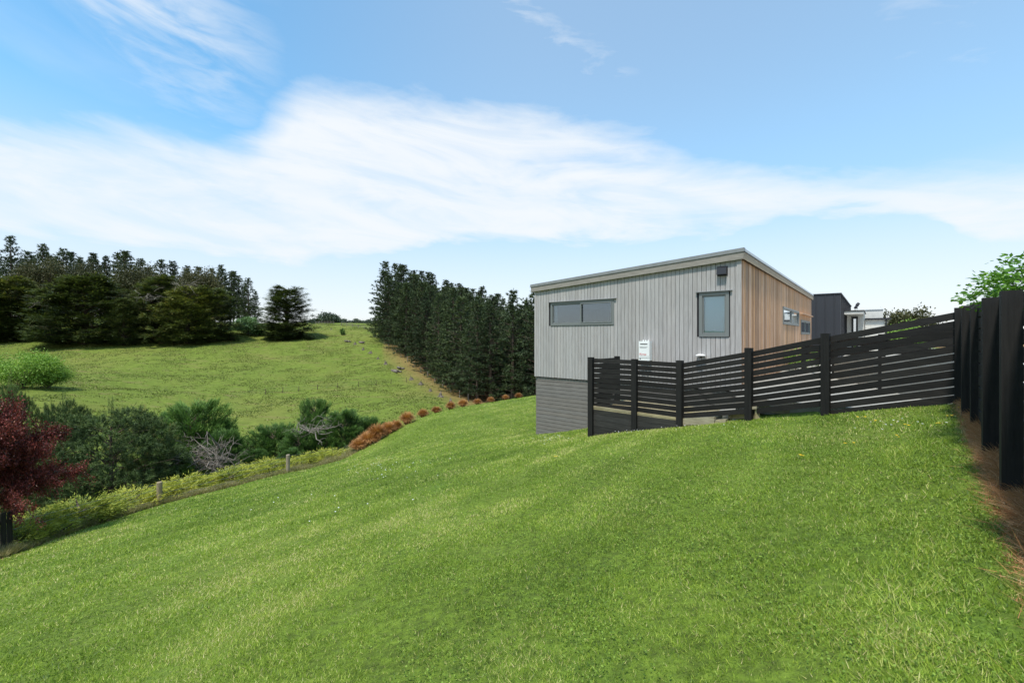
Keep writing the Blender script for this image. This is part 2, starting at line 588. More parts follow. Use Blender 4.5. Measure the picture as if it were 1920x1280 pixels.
M_CLOVER = leafmat('clover_leaves', [(0, (0.056, 0.103, 0.013)), (.5, (0.138, 0.221, 0.026)), (1, (0.250, 0.356, 0.060))], rough=.65, trans=.25)
M_PETAL, _, _ = mat('white_petals', (.8, .8, .78), .6, .2)
M_YPETAL, _, _ = mat('yellow_petals', (.75, .48, .02), .6, .2)
M_HILLTUFT = leafmat('hill_grass_tufts', [(0, (.07, .095, .02)), (.5, (.13, .165, .035)), (.85, (.20, .21, .06)), (1, (.34, .27, .13))], trans=.2, nscale=.05)

# ------------------------------------------------------------------ terrain table
GX, GY, G0 = .189, -.1456, -1.325
_cp = np.array([(0, 0, 0), (3.5, 3, 0), (-3, 3, 0), (6.5, 6.3, 0), (2, 10.7, 0), (-10.4, 8.7, 0), (-11.8, 14.3, 0), (-9.4, 17.9, 0), (-5, 10, 0),
                (0, 6, 0), (-7.8, 19.5, 0), (.8, 15.3, -.14), (-3, 15, .1), (-6.8, 21, .47), (-5.75, 23, 1.02), (-5, 25, 1.29), (-2.8, 28, 1.38),
                (1.28, 34, 1.23), (1, 25, .7), (-3, 22, .70), (20, 26, 0), (12, 12, 0), (10, 0, 0), (0, -20, 0), (-15, 0, 0), (10, 34, 1)], float)


def _tps(r):
    return np.where(r > 1e-9, r * r * np.log(np.maximum(r, 1e-9)), 0)


_n = len(_cp)
_K = _tps(np.linalg.norm(_cp[:, None, :2] - _cp[None, :, :2], axis=2)) + np.eye(_n) * 0.5
_Pm = np.c_[np.ones(_n), _cp[:, :2]]
_A = np.block([[_K, _Pm], [_Pm.T, np.zeros((3, 3))]])
_w = np.linalg.solve(_A, np.r_[_cp[:, 2], 0, 0, 0])
B_ = np.array([3.74, 9.5]); E_ = np.array([6.57, 6.33]); F_ = np.array([3.5, 3.0])


def yard(X, Y):
    """1 on the paved side behind the slat fence"""
    d = (E_ - B_) / np.linalg.norm(E_ - B_)
    s1 = -(d[0] * (Y - B_[1]) - d[1] * (X - B_[0])) * -1      # behind the fence line > 0
    e = np.array([.85, 1.0]) / math.hypot(.85, 1)
    s2 = -(e[0] * (Y - B_[1]) - e[1] * (X - B_[0]))           # right of the line towards the house
    s = np.minimum(s1, s2)
    return np.clip((s - 0.30) / 0.25, 0, 1)


def lawnz(X, Y):
    X = np.asarray(X, float); Y = np.asarray(Y, float)
    rho = np.hypot(X, Y)
    k = np.minimum(1, 42 / np.maximum(rho, 1e-6))
    xx, yy = X * k, Y * k
    r = np.sqrt((xx[..., None] - _cp[:, 0]) ** 2 + (yy[..., None] - _cp[:, 1]) ** 2)
    c = (_tps(r) * _w[:_n]).sum(-1) + _w[_n] + _w[_n + 1] * xx + _w[_n + 2] * yy
    z = GX * xx + GY * yy + G0 + c
    y = yard(X, Y)
    z = z * (1 - y) + np.minimum(z, -1.42) * y
    # tiny undulation
    z = z + 0.018 * np.sin(X * 2.1 + np.sin(Y * 1.3)) * np.sin(Y * 1.7 + 1.0) * np.clip((rho - 1) / 6, 0, 1)
    return z


# columns: px, edge(Y), then (py,Y) knots: shoulder dz, gully(Y,z), foot, mid, treeline, crest, back
_c = [
    (-2400, 8.0, (25, -10), (720, 50), (690, 80), (640, 120), (600, 200), (600, 420)),
    (-400, 8.2, (28, -10.5), (735, 55), (695, 85), (638, 125), (600, 200), (600, 420)),
    (0, 8.9, (30, -11), (738, 60), (690, 90), (636, 130), (602, 200), (600, 420)),
    (150, 11.4, (31, -11.5), (752, 60), (697, 92), (640, 128), (604, 200), (602, 420)),
    (300, 14.3, (33, -11.8), (775, 60), (702, 95), (640, 130), (606, 195), (604, 420)),
    (450, 16.4, (36, -12.8), (790, 62), (702, 100), (622, 152), (608, 185), (611, 420)),
    (540, 17.9, (37, -13), (788, 62), (702, 100), (637, 145), (608, 188), (611, 420)),
    (640, 19.5, (38, -13), (780, 62), (705, 100), (640, 142), (608, 190), (611, 420)),
    (700, 21.0, (39, -13.5), (778, 63), (712, 97), (652, 132), (611, 185), (611, 420)),
    (760, 23.0, (40, -14), (772, 64), (722, 92), (666, 122), (616, 180), (612, 420)),
    (800, 25.0, (42, -14), (768, 66), (728, 88), (685, 116), (620, 185), (612, 420)),
    (880, 28.0, (46, -13.6), (760, 72), (742, 88), (705, 115), (632, 190), (615, 420)),
    (990, 34.0, (50, -13), (765, 74), (752, 90), (715, 120), (640, 200), (620, 420)),
    (1150, 40.0, (60, -12), (760, 80), (745, 95), (715, 125), (650, 200), (625, 420)),
    (1400, 46.0, (70, -10), (710, 90), (700, 110), (690, 140), (660, 220), (640, 420)),
    (2400, 46.0, (70, -6), (690, 90), (680, 110), (670, 140), (655, 220), (645, 420)),
    (7000, 40.0, (70, -6), (690, 90), (680, 110), (670, 140), (655, 220), (645, 420)),
]
TH = np.radians(np.arange(-180, 180.01, 0.5))
RH = np.concatenate([[0], np.geomspace(0.5, 900, 420)])
_cols = []
for c in _c:
    u = (c[0] - 960) / 800; sec = math.hypot(1, u)
    e = c[1]
    ze = float(lawnz(np.array(u * e), np.array(e)))
    kn = [(e * sec, ze), ((e + 2.2) * sec, ze - 1.0), ((e + 6) * sec, ze - 3.0 if c[0] < 950 else ze - 2.5), (c[2][0] * sec, c[2][1])]
    for py, Y in c[3:]:
        kn.append((Y * sec, Y * (630 - py) / 800))
    _cols.append((math.atan(u), kn))
_back = [(46, -1.5), (50, -2), (55, -3), (75, -5), (110, -5), (140, -5), (170, -5), (250, -4), (450, -4)]
_cols = [(-math.pi, _back), (R(-120), [(25, -3.5), (28, -4.5), (33, -6), (60, -9), (90, -7), (130, -4), (170, -2), (250, 2), (450, 5)])] + _cols + [(R(110), _back), (math.pi, _back)]
_th = np.array([c[0] for c in _cols])
_kr = np.array([[k[0] for k in c[1]] for c in _cols])
_kz = np.array([[k[1] for k in c[1]] for c in _cols])


def pchip(x, y, xi):
    h = np.diff(x); d = np.diff(y) / h
    m = np.zeros_like(y)
    for i in range(1, len(x) - 1):
        if d[i - 1] * d[i] > 0:
            w1, w2 = 2 * h[i] + h[i - 1], h[i] + 2 * h[i - 1]
            m[i] = (w1 + w2) / (w1 / d[i - 1] + w2 / d[i])
    m[0] = d[0]; m[-1] = d[-1] * 0
    xi = np.clip(xi, x[0], x[-1])
    i = np.clip(np.searchsorted(x, xi) - 1, 0, len(x) - 2)
    t = (xi - x[i]) / h[i]
    return ((2 * t**3 - 3 * t**2 + 1) * y[i] + (t**3 - 2 * t**2 + t) * h[i] * m[i] + (-2 * t**3 + 3 * t**2) * y[i + 1] + (t**3 - t**2) * h[i] * m[i + 1])


HT = np.zeros((len(TH), len(RH)))
EDGE = np.zeros(len(TH))
for i, th in enumerate(TH):
    kr = np.array([np.interp(th, _th, _kr[:, k]) for k in range(_kr.shape[1])])
    kz = np.array([np.interp(th, _th, _kz[:, k]) for k in range(_kz.shape[1])])
    EDGE[i] = kr[0]
    X, Y = RH * math.sin(th), RH * math.cos(th)
    lz = lawnz(X, Y)
    kz[0] = float(lawnz(np.array(kr[0] * math.sin(th)), np.array(kr[0] * math.cos(th))))
    far = pchip(kr, kz, RH)
    HT[i] = np.where(RH <= kr[0], lz, far)
_far_mask = RH[None, :] > (EDGE[:, None] + 6)
_sm = HT.copy()
ker = np.exp(-0.5 * (np.arange(-6, 7) / 3.0) ** 2); ker /= ker.sum()
_sm = np.apply_along_axis(lambda a: np.convolve(np.pad(a, 6, mode='wrap'), ker, 'valid'), 0, HT)
HT = np.where(_far_mask, _sm, HT)
# small hill relief
_tt, _rr = np.meshgrid(TH, RH, indexing='ij')
_X, _Y = _rr * np.sin(_tt), _rr * np.cos(_tt)
_rel = np.sin(_X * .21 + 1.3 * np.sin(_Y * .11)) * np.sin(_Y * .17 + .9 * np.sin(_X * .08)) * .35 + 0.16 * np.sin(_X * .6 + np.sin(_Y * .4) * 2) * np.sin(_Y * .53)
HT += _rel * np.clip((_rr - EDGE[:, None] - 15) / 30, 0, 1)


def zt(X, Y):
    X = np.asarray(X, float); Y = np.asarray(Y, float)
    th = np.arctan2(X, Y); rh = np.hypot(X, Y)
    a = (th - TH[0]) / (TH[1] - TH[0]); i = np.clip(a.astype(int), 0, len(TH) - 2); a = a - i
    j = np.clip(np.searchsorted(RH, rh) - 1, 0, len(RH) - 2); b = (rh - RH[j]) / (RH[j + 1] - RH[j])
    return (HT[i, j] * (1 - a) + HT[i + 1, j] * a) * (1 - b) + (HT[i, j + 1] * (1 - a) + HT[i + 1, j + 1] * a) * b


def edge_at(X, Y):
    return np.interp(np.arctan2(X, Y), TH, EDGE)


def hit(px, py, y0=1.0, y1=600):
    """first point beyond depth y0 where the view ray reaches the ground"""
    Y = np.geomspace(y0, y1, 3000)
    X = Y * (px - 960) / 800; Z = Y * (630 - py) / 800
    g = zt(X, Y)
    k = np.nonzero(Z <= g)[0]
    k = k[0] if len(k) else len(Y) - 1
    return Vector((X[k], Y[k], g[k]))


def grd(px, Y, dz=0.0):
    x = Y * (px - 960) / 800
    return Vector((x, Y, float(zt(x, Y)) + dz))


def fence_dist(X, Y):
    """signed distance left of the right-hand fence line"""
    d = (E_ - F_) / np.linalg.norm(E_ - F_)
    return -((X - F_[0]) * d[1] - (Y - F_[1]) * d[0])


# ground meshes
def polar_mesh(name, rho_of, nr, mat_, attrs):
    th = TH[:-1]
    nth = len(th)
    s = np.linspace(0, 1, nr)
    RR = rho_of(np.interp(th, TH, EDGE)[:, None], s[None, :])
    T = np.repeat(th[:, None], nr, 1)
    X, Y = RR * np.sin(T), RR * np.cos(T)
    Z = zt(X, Y)
    V = np.stack([X, Y, Z], -1).reshape(-1, 3)
    i = np.arange(nth)[:, None]; j = np.arange(nr - 1)[None, :]
    i2 = (i + 1) % nth
    F = np.stack([i * nr + j, i * nr + j + 1, i2 * nr + j + 1, i2 * nr + j], -1).reshape(-1, 4)
    me = bpy.data.meshes.new(name)
    me.vertices.add(len(V)); me.vertices.foreach_set('co', V.reshape(-1))
    me.loops.add(F.size); me.loops.foreach_set('vertex_index', F.reshape(-1).astype(np.int32))
    me.polygons.add(len(F)); me.polygons.foreach_set('loop_start', np.arange(0, F.size, 4, dtype=np.int32))
    me.polygons.foreach_set('use_smooth', np.ones(len(F), bool))
    for an, fn in attrs.items():
        a = me.attributes.new(an, 'FLOAT', 'POINT')
        a.data.foreach_set('value', fn(X, Y).reshape(-1).astype(np.float32))
    me.materials.append(mat_)
    me.update(calc_edges=True); me.validate()
    # make sure it faces up
    if me.polygons[nr * 10].normal.z < 0: me.flip_normals()
    o = bpy.data.objects.new(name, me)
    COL.objects.link(o)
    return tag(o, kind='structure')


m_lawn, t, b = mat('lawn_turf', (.1, .2, .03), .9, .15)
v = coords(t)
n1 = noise(t, v, 0.55, 4, .6); n2 = noise(t, v, 14, 5, .7); n3 = noise(t, coords(t, (.9, .25, .5)), 1.1, 4)
lc = ramp(t, n2, [(.25, (.035, .045, .012)), (.6, (.130, .190, .022)), (.85, (.22, .27, .05))])
lc = mixc(t, mth(t, 'MULTIPLY', smoothr(t, n1, .45, .75), .45), lc, (.20, .25, .05))
lc = mixc(t, mth(t, 'MULTIPLY', smoothr(t, n3, .5, .8), .3), lc, (.07, .17, .02))
dn = mth(t, 'MULTIPLY', attr(t, 'dry'), smoothr(t, n2, .2, .6))
lc = mixc(t, dn, lc, (.27, .155, .08))
t.links.new(lc, b.inputs['Base Color']); bump(t, b, n2, .7, .05)


def dry_attr(X, Y):
    d = fence_dist(X, Y)
    along = (Y > 0.3) & (Y < 7.5)
    a = np.clip(1 - np.maximum(np.abs(d) - .05, 0) / (.03 + .035 * np.clip(5 - Y, 0, 4)), 0, 1) * along * 1.1 * np.clip((7.0 - Y) / 2.5, .25, 1)
    rho = np.hypot(X, Y); e = edge_at(X, Y)
    b2 = np.clip(1 - (e - rho) / .35, 0, 1) * (X < -5) * .3
    return np.clip(np.maximum(a, b2), 0, 1)


polar_mesh('lawn', lambda e, s: e * (s ** 1.6), 260, m_lawn, {'dry': dry_attr})

m_hill, t, b = mat('hill_pasture', (.13, .19, .04), .95, .1)
v = coords(t)
n1 = noise(t, v, 0.045, 5, .6); n2 = noise(t, coords(t, (1, 1, 3)), 0.9, 6, .7); n3 = noise(t, coords(t, (.07, .55, 1.2)), 1.0, 6, .62, .4)
n4 = noise(t, coords(t, (.25, .8, 1)), .8, 6, .75)
hc = ramp(t, n2, [(.25, (.085, .115, .020)), (.55, (.135, .180, .030)), (.85, (.20, .240, .048))])
hc = mixc(t, mth(t, 'MULTIPLY', smoothr(t, n1, .42, .68), .45), hc, (.19, .185, .048))
hc = mixc(t, mth(t, 'MULTIPLY', smoothr(t, n4, .54, .74), .8), hc, (.24, .18, .085))
hc = mixc(t, mth(t, 'MULTIPLY', smoothr(t, n3, .57, .68), .6), hc, (.19, .145, .065))
hc = mixc(t, mth(t, 'MULTIPLY', attr(t, 'wood'), smoothr(t, n2, .1, .6)), hc, (.25, .145, .07))
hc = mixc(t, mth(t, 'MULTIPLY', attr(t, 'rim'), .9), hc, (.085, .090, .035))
t.links.new(hc, b.inputs['Base Color']); bump(t, b, n4, 1.0, .5)

# plantation edge polyline (x, y)
PL = [P(px, 630, Y) for px, Y in ((716, 152), (735, 142), (765, 124), (800, 112), (845, 97), (880, 87), (905, 80), (960, 76), (1045, 74))]


def wood_attr(X, Y):
    ang = np.arctan2(X, Y)
    pth = np.array([math.atan2(p.x, p.y) for p in PL]); prh = np.array([math.hypot(p.x, p.y) for p in PL])
    e = np.interp(ang, pth, prh, left=1e5, right=74)
    d = np.hypot(X, Y) - e
    wd = np.interp(ang, pth, np.linspace(42, 20, len(prh)), left=0)
    a = np.clip(1 + (d) / np.maximum(wd, 1), 0, 1)
    # brown strip uphill beside the wood
    return np.where(ang > pth[0] - .03, a, 0)


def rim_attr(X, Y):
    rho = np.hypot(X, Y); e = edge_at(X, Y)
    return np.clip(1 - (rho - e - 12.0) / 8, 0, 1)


polar_mesh('hillside', lambda e, s: e * (900 / e) ** (s ** 1.15), 330, m_hill, {'wood': wood_attr, 'rim': rim_attr})

# ------------------------------------------------------------------ main house
YC = 11.0
CX = YC * (1388 - 960) / 800
C0 = Vector((CX, YC, 0))
dF = Vector((-1.176, 1, 0)).normalized()      # along the front wall, away from the corner
dS = Vector((.85, 1, 0)).normalized()         # along the cedar side
nF = Vector((-.85, -1.0, 0)).normalized()
dS = Vector((-dF.y, dF.x, 0)) if False else Vector((dF.y * 1.0, -dF.x, 0))   # exact perpendicular
if dS.y < 0: dS = -dS
nF = -dS
nS = -dF


def uF(px):
    r = (px - 960) / 800
    return (CX - r * YC) / (r * dF.y - dF.x)


def uS(px):
    r = (px - 960) / 800
    return (r * YC - CX) / (dS.x - r * dS.y)


def ptF(u, z, out=0.0):
    return C0 + dF * u + nF * out + Vector((0, 0, z))


def ptS(u, z, out=0.0):
    return C0 + dS * u + nS * out + Vector((0, 0, z))


def zat(p, py):
    return p.y * (630 - py) / 800


LF = uF(1004.5); LS = uS(1520.5)
ztopR = zat(ptF(0, 0), 485.5)
ztopL = zat(ptF(LF, 0), 546)
ZB = -1.40


def ztop(u):
    return ztopR + (ztopL - ztopR) * u / LF


def wallbox(pt, u0, u1, z0a, z1a, z0b, z1b, o0, o1):
    """hexa between u0..u1 with bottom/top at each end, from out o0 to o1"""
    return [pt(u0, z0a, o0), pt(u0, z1a, o0), pt(u0, z0a, o1), pt(u0, z1a, o1), pt(u1, z0b, o0), pt(u1, z1b, o0), pt(u1, z0b, o1), pt(u1, z1b, o1)]


house = thing('house', 'single-slope timber-clad house with silvered front boards and reddish cedar side', 'house', (0, 0, 0))

# windows on the two faces: (u0,u1,z0,z1)
def win_rect(pt, uf, pa, pb, ya_top, ya_bot):
    u0, u1 = sorted((uf(pa), uf(pb)))
    pm = pt(uf(pa), 0)
    return u0, u1, zat(pm, ya_bot), zat(pm, ya_top)


WF1 = win_rect(ptF, uF, 1151, 1034.5, 562, 607)      # wide two-light window
WF2 = win_rect(ptF, uF, 1366, 1313, 547.5, 629.5)    # tall window with blind
WS1 = win_rect(ptS, uS, 1467, 1496.5, 575.5, 606.5)
WS2 = win_rect(ptS, uS, 1500.5, 1517.5, 600, 625.5)


def core(pt, L, wins, top, inner=0.0, thick=.12):
    mb = MB()
    us = sorted(set([0, L] + [w[0] for w in wins] + [w[1] for w in wins]))
    for a, b2 in zip(us[:-1], us[1:]):
        m_ = (a + b2) / 2
        w = [w for w in wins if w[0] <= m_ <= w[1]]
        segs = []
        if w:
            segs = [(ZB - .0, ZB - .0, w[0][2], w[0][2]), (w[0][3], w[0][3], None, None)]
            mb.hexa(wallbox(pt, a, b2, ZB, w[0][2], ZB, w[0][2], -thick, 0))
            mb.hexa(wallbox(pt, a, b2, w[0][3], top(a), w[0][3], top(b2), -thick, 0))
        else:
            mb.hexa(wallbox(pt, a, b2, ZB, top(a), ZB, top(b2), -thick, 0))
    return mb


core(ptF, LF, [WF1, WF2], ztop).obj('wall_front', M_CORE, house)
core(lambda u, z, o=0: ptS(u, z, o), LS, [WS1, WS2], lambda u: ztopR).obj('wall_side', M_CORE, house)
_mb = MB()
_mb.hexa([ptF(LF, ZB, -.1), ptF(LF, ztopL, -.1), ptF(LF - .1, ZB, -.1), ptF(LF - .1, ztopL, -.1)] +
         [ptF(LF, ZB, -LS), ptF(LF, ztopL, -LS), ptF(LF - .1, ZB, -LS), ptF(LF - .1, ztopL, -LS)])
_mb.obj('wall_far_side', M_CLAD_G, house)
_mb = MB()
_mb.hexa([ptF(0.0, ZB, -LS + .1), ptF(0.0, ztopR, -LS + .1), ptF(0.0, ZB, -LS), ptF(0.0, ztopR, -LS)] +
         [ptF(LF, ZB, -LS + .1), ptF(LF, ztopL, -LS + .1), ptF(LF, ZB, -LS), ptF(LF, ztopL, -LS)])
_mb.obj('wall_back', M_CLAD_G, house)
_mb = MB()
_mb.hexa(wallbox(ptF, .05, LF - .05, ZB - .05, ZB + .02, ZB - .05, ZB + .02, -LS + .1, -.1))
_mb.obj('floor_slab', M_ROOMD, house)
_mb = MB()   # ceiling and partition give the rooms walls
_mb.hexa(wallbox(ptF, .13, LF - .13, 1.15, 1.2, 1.15, 1.2, -4.2, -.13))
_mb.hexa(wallbox(ptF, .13, LF - .13, ZB + .03, 1.15, ZB + .03, 1.15, -4.3, -4.2))
_mb.obj('room_lining', M_ROOM, house)
_mb = MB()
_mb.hexa(wallbox(ptF, WF1[0] + .1, WF1[0] + 1.3, ZB + .1, WF1[2] + .25, ZB + .1, WF1[2] + .25, -3.9, -3.3))
_mb.hexa(wallbox(ptF, WF1[0] + 1.9, WF1[0] + 2.2, ZB + .1, WF1[3] - .15, ZB + .1, WF1[3] - .15, -4.1, -3.9))
_mb.obj('room_furniture', M_ROOMD, house)


def boards(pt, L, pitch, top, wins, mt, side):
    n = int(round(L / pitch)); w = L / n
    for i in range(n):
        a, b2 = i * w + .0055, (i + 1) * w - .0055
        pro = .019 + random.uniform(-.0015, .0015)
        zb = ZB - .03 + random.uniform(-.003, .003)
        m_ = (a + b2) / 2
        hitw = [q for q in wins if b2 > q[0] - .01 and a < q[1] + .01]
        spans = []
        if hitw:
            q = sorted(hitw, key=lambda k: abs((k[0] + k[1]) / 2 - m_))[0]
            inside = min(b2, q[1]) - max(a, q[0]) > -.011
            spans = [(zb, q[2] - .03), (q[3] + .03, None)]
        else:
            spans = [(zb, None)]
        for z0, z1 in spans:
            mb = MB()
            za, zb2 = (z1, z1) if z1 is not None else (top(a), top(b2))
            # two-plane board: face plus a small chamfered rebate edge
            mb.hexa(wallbox(pt, a, b2, z0, za, z0, zb2, .004, pro))
            mb.obj('board', mt, house)


boards(ptF, LF, .118, ztop, [WF1, WF2], M_CLAD_G, 'F')
boards(ptS, LS, .118, lambda u: ztopR, [WS1, WS2], M_CLAD_C, 'S')
# corner boards
MB().hexa(wallbox(ptF, -.022, .075, ZB - .03, ztopR, ZB - .03, ztopR, .0195, .034)) if False else None
_mb = MB(); _mb.hexa(wallbox(ptF, -.036, .07, ZB - .035, ztopR + .0, ZB - .035, ztopR - .004, .022, .040)); _mb.obj('corner_board', M_CLAD_G, house)
_mb = MB(); _mb.hexa(wallbox(ptF, LF - .05, LF + .03, ZB - .035, ztopL, ZB - .035, ztopL - .004, .022, .036)); _mb.obj('corner_board', M_CLAD_G, house)


def window(pt, q, lights, glass, fr=.045, sash=.035, cap=True, blind=False, opener=None):
    u0, u1, z0, z1 = q
    w = MB()
    o0, o1 = -.07, .045
    for a, b2, c, d in ((u0, u1, z1 - fr, z1 + .02), (u0, u1, z0 - .02, z0 + fr), (u0 - .02, u0 + fr, z0 - .02, z1 + .02), (u1 - fr, u1 + .02, z0 - .02, z1 + .02)):
        oo = o1 if (b2 - a) > .5 * (u1 - u0) else o1 - .003
        w.hexa(wallbox(pt, a, b2, c, d, c, d, o0, oo))
    wo = w.obj('window', M_ALU, house)
    k = len(lights)
    cuts = [u0 + fr] + [u0 + (u1 - u0) * f for f in lights] + [u1 - fr]
    for i in range(len(cuts) - 1):
        a, b2 = cuts[i], cuts[i + 1]
        s = MB()
        if i > 0:
            s.hexa(wallbox(pt, a - .02, a + .02, z0 + fr, z1 - fr, z0 + fr, z1 - fr, -.05, .03))
            s.obj('mullion', M_ALU, wo)
            s = MB()
        out = .055 if opener == i else .018
        for (p, q2, c, d) in ((a, b2, z1 - fr - sash, z1 - fr), (a, b2, z0 + fr, z0 + fr + sash), (a, a + sash, z0 + fr, z1 - fr), (b2 - sash, b2, z0 + fr, z1 - fr)):
            s.hexa(wallbox(pt, p + .003, q2 - .003, c + .002, d - .002, c + .002, d - .002, -.03, out if (q2 - p) > 2 * sash else out - .002))
        s.obj('sash', M_ALU, wo)
        g = MB()
        g.hexa(wallbox(pt, a + sash - .005, b2 - sash + .005, z0 + fr + sash - .005, z1 - fr - sash + .005, z0 + fr + sash - .005, z1 - fr - sash + .005, -.012, -.006))
        g.obj('pane', glass, wo)
    if cap:
        c = MB()
        c.hexa(wallbox(pt, u0 - .10, u1 + .10, z1 + .03, z1 + .05, z1 + .03, z1 + .05, .0, .085))
        c.obj('drip_cap', M_METAL, wo)
    if blind:
        z = z0 + fr
        sl = MB()
        while z < z1 - fr:
            sl.hexa(wallbox(pt, u0 + .06, u1 - .06, z, z + .036, z, z + .036, -.062, -.056))
            z += .038
        sl.obj('blind_slats', M_BLIND, wo)
    return wo


window(ptF, WF1, [.50], M_GLASS, opener=0)
window(ptF, WF2, [], M_GLASSC, blind=True, fr=.06)
window(ptS, WS1, [.5], M_MIRG, cap=False, fr=.05)
window(ptS, WS2, [.5], M_MIRG, cap=False, fr=.05)
# curtain strip at the left end of the wide window
_mb = MB(); _mb.hexa(wallbox(ptF, WF1[1] - .16, WF1[1] - .05, WF1[2], WF1[3], WF1[2], WF1[3], -.14, -.10)); _mb.obj('curtain', M_BLIND, house)

# fascia, flashing and roof
def fascia():
    oh = .10
    f = MB(); f.hexa(wallbox(ptF, -oh, LF + .14, ztop(-oh) - .02, ztop(-oh) + .175, ztop(LF + .14) - .02, ztop(LF + .14) + .155, oh - .02, oh))
    f.obj('fascia_board', M_FASCIA, house)
    f = MB(); f.hexa(wallbox(ptF, -oh - .012, LF + .16, ztop(-oh) + .165, ztop(-oh) + .262, ztop(LF) + .145, ztop(LF) + .235, -.03, oh + .02))
    f.obj('barge_flashing', M_METAL, house)
    f = MB(); f.hexa(wallbox(ptS, -oh, LS + .1, ztopR - .02, ztopR + .165, ztopR - .02, ztopR + .165, oh - .02, oh - .001))
    f.obj('fascia_board', M_FASCIA2, house)
    f = MB(); f.hexa(wallbox(ptS, -oh, LS + .12, ztopR + .167, ztopR + .185, ztopR + .167, ztopR + .185, .0, oh + .014))
    f.obj('dark_drip_edge', M_BLKP, house)
    f = MB(); f.hexa(wallbox(ptS, -oh - .0, LS + .12, ztopR + .187, ztopR + .255, ztopR + .187, ztopR + .255, -.05, oh + .010))
    f.obj('roof_flashing', M_ROOF, house)
    s = MB(); s.hexa(wallbox(ptF, -.08, LF + .12, ztop(-.08) - .001, ztop(-.08) + .012, ztop(LF + .12) - .001, ztop(LF + .12) + .012, -.02, oh - .021))
    s.obj('soffit', M_FASCIA, house)
    # roof deck
    r = MB()
    a = ptF(-.08, ztop(0) + .18, 0); b2 = ptF(LF + .12, ztopL + .15, 0); c = a + dS * LS; d = b2 + dS * LS
    up = Vector((0, 0, .05))
    r.hexa([a, a + up, b2, b2 + up, c, c + up, d, d + up])
    r.obj('roof', M_ROOF, house)


fascia()
# timber hood over the small side window
h = MB()
a0, a1 = uS(1497.5), uS(1518)
zc = zat(ptS(a0, 0), 588.5)
h.hexa(wallbox(ptS, a0, a1, zc, zc + .05, zc, zc + .05, .03, .16))
h.obj('window_hood', M_CLAD_C, house)

# grey slatted skirt under the house
sk_bot = -3.75
z = ZB - .06
_mb = MB(); _mb.hexa(wallbox(ptF, 0, LF, sk_bot, ZB - .002, sk_bot, ZB - .002, -.16, -.14)); _mb.hexa(wallbox(ptF, LF - .02, LF, sk_bot, ZB - .002, sk_bot, ZB - .002, -LS, -.16)); _mb.obj('subfloor_shade_sheet', M_DARK, house)  # sheets coloured near-black as the underfloor shade seen between slats
i = 0
while z > sk_bot:
    s = MB(); s.hexa(wallbox(ptF, 0, LF - .01, z - .118, z, z - .118, z, -.055, -.03))
    s.obj('skirt_slat', M_SKIRT, house)
    s = MB(); s.hexa([ptF(LF - .008, z - .118, -.03), ptF(LF - .008, z, -.03), ptF(LF + .012, z - .118, -.03), ptF(LF + .012, z, -.03)] +
                     [ptF(LF - .008, z - .118, -LS), ptF(LF - .008, z, -LS), ptF(LF + .012, z - .118, -LS), ptF(LF + .012, z, -LS)])
    s.obj('skirt_slat', M_SKIRT, house)
    z -= .1305
    i += 1

# gas water heater on the wall
hu0, hu1 = sorted((uF(1203.5), uF(1223.5)))
hp = ptF((hu0 + hu1) / 2, 0)
hz1, hz0 = zat(hp, 639.5), zat(hp, 675)
heater = thing('water_heater', 'white gas water heater box hanging on the grey boarded wall above the black fence', 'water heater', ptF((hu0 + hu1) / 2, hz0, .04))
inv = -heater.location


def hbox(u0, u1, z0, z1, o0, o1, name, m, par):
    s = MB(); s.hexa([p - heater.location for p in wallbox(ptF, u0, u1, z0, z1, z0, z1, o0, o1)])
    return s.obj(name, m, par)


cas = hbox(hu0, hu1, hz0, hz1, .04, .22, 'casing', M_WHITE, heater)
hbox(hu0 + .008, hu1 - .008, hz0 + .075, hz1 - .01, .221, .229, 'front_cover', M_WHITE, heater)
hbox(hu0 + .06, hu1 - .05, hz1 - .095, hz1 - .07, .229, .233, 'flue_slot', M_BLKP, heater)
for k, (a, b2, c) in enumerate(((.13, .27, .16), (.05, .11, .16), (.13, .24, .19))):
    hbox(hu1 - b2, hu1 - a + .04 if False else hu1 - .03 if a < .1 else hu1 - a + .09, hz1 - c - .012, hz1 - c, .229, .231, 'printed_line', M_GREYP, heater)
hbox(hu0 + .02, hu1 - .03, hz0 + .115, hz0 + .125, .229, .231, 'printed_line', M_GREYP, heater)
hbox(hu1 - .06, hu1 - .03, hz0 + .03, hz0 + .06, .22, .226, 'drain_plug', M_BLKP, heater)
for k in (.05, .12, .20):
    s = MB(); q = ptF(hu0 + k + .03, hz1, .12) - heater.location; s.tube([q, q + Vector((0, 0, .04))], .015, 6); s.obj('cap_screw', M_WHITE, heater)
s = MB()
for k in (.10, .2, .27):
    q = ptF(hu0 + k, hz0, .12) - heater.location
    s.tube([q, q - Vector((0, 0, .5))], .012, 6)
s.obj('pipe', M_GREYP, heater)
# red maker's lettering
tcv = bpy.data.curves.new('lettering', 'FONT'); tcv.body = 'Rinnai'; tcv.size = .085; tcv.extrude = .001
to = bpy.data.objects.new('tmp', tcv); COL.objects.link(to)
dg = bpy.context.evaluated_depsgraph_get(); me = bpy.data.meshes.new_from_object(to.evaluated_get(dg)); bpy.data.objects.remove(to)
me.materials.append(M_RED)
lt = bpy.data.objects.new('lettering', me); COL.objects.link(lt); lt.parent = heater
xa = -dF; za_ = Vector((0, 0, 1)); ya_ = za_.cross(xa)
mm = Matrix((xa, za_, xa.cross(za_))).transposed().to_4x4()
lt.matrix_local = Matrix.Translation(ptF(hu1 - .025, hz0 + .155, .2315) - heater.location) @ mm

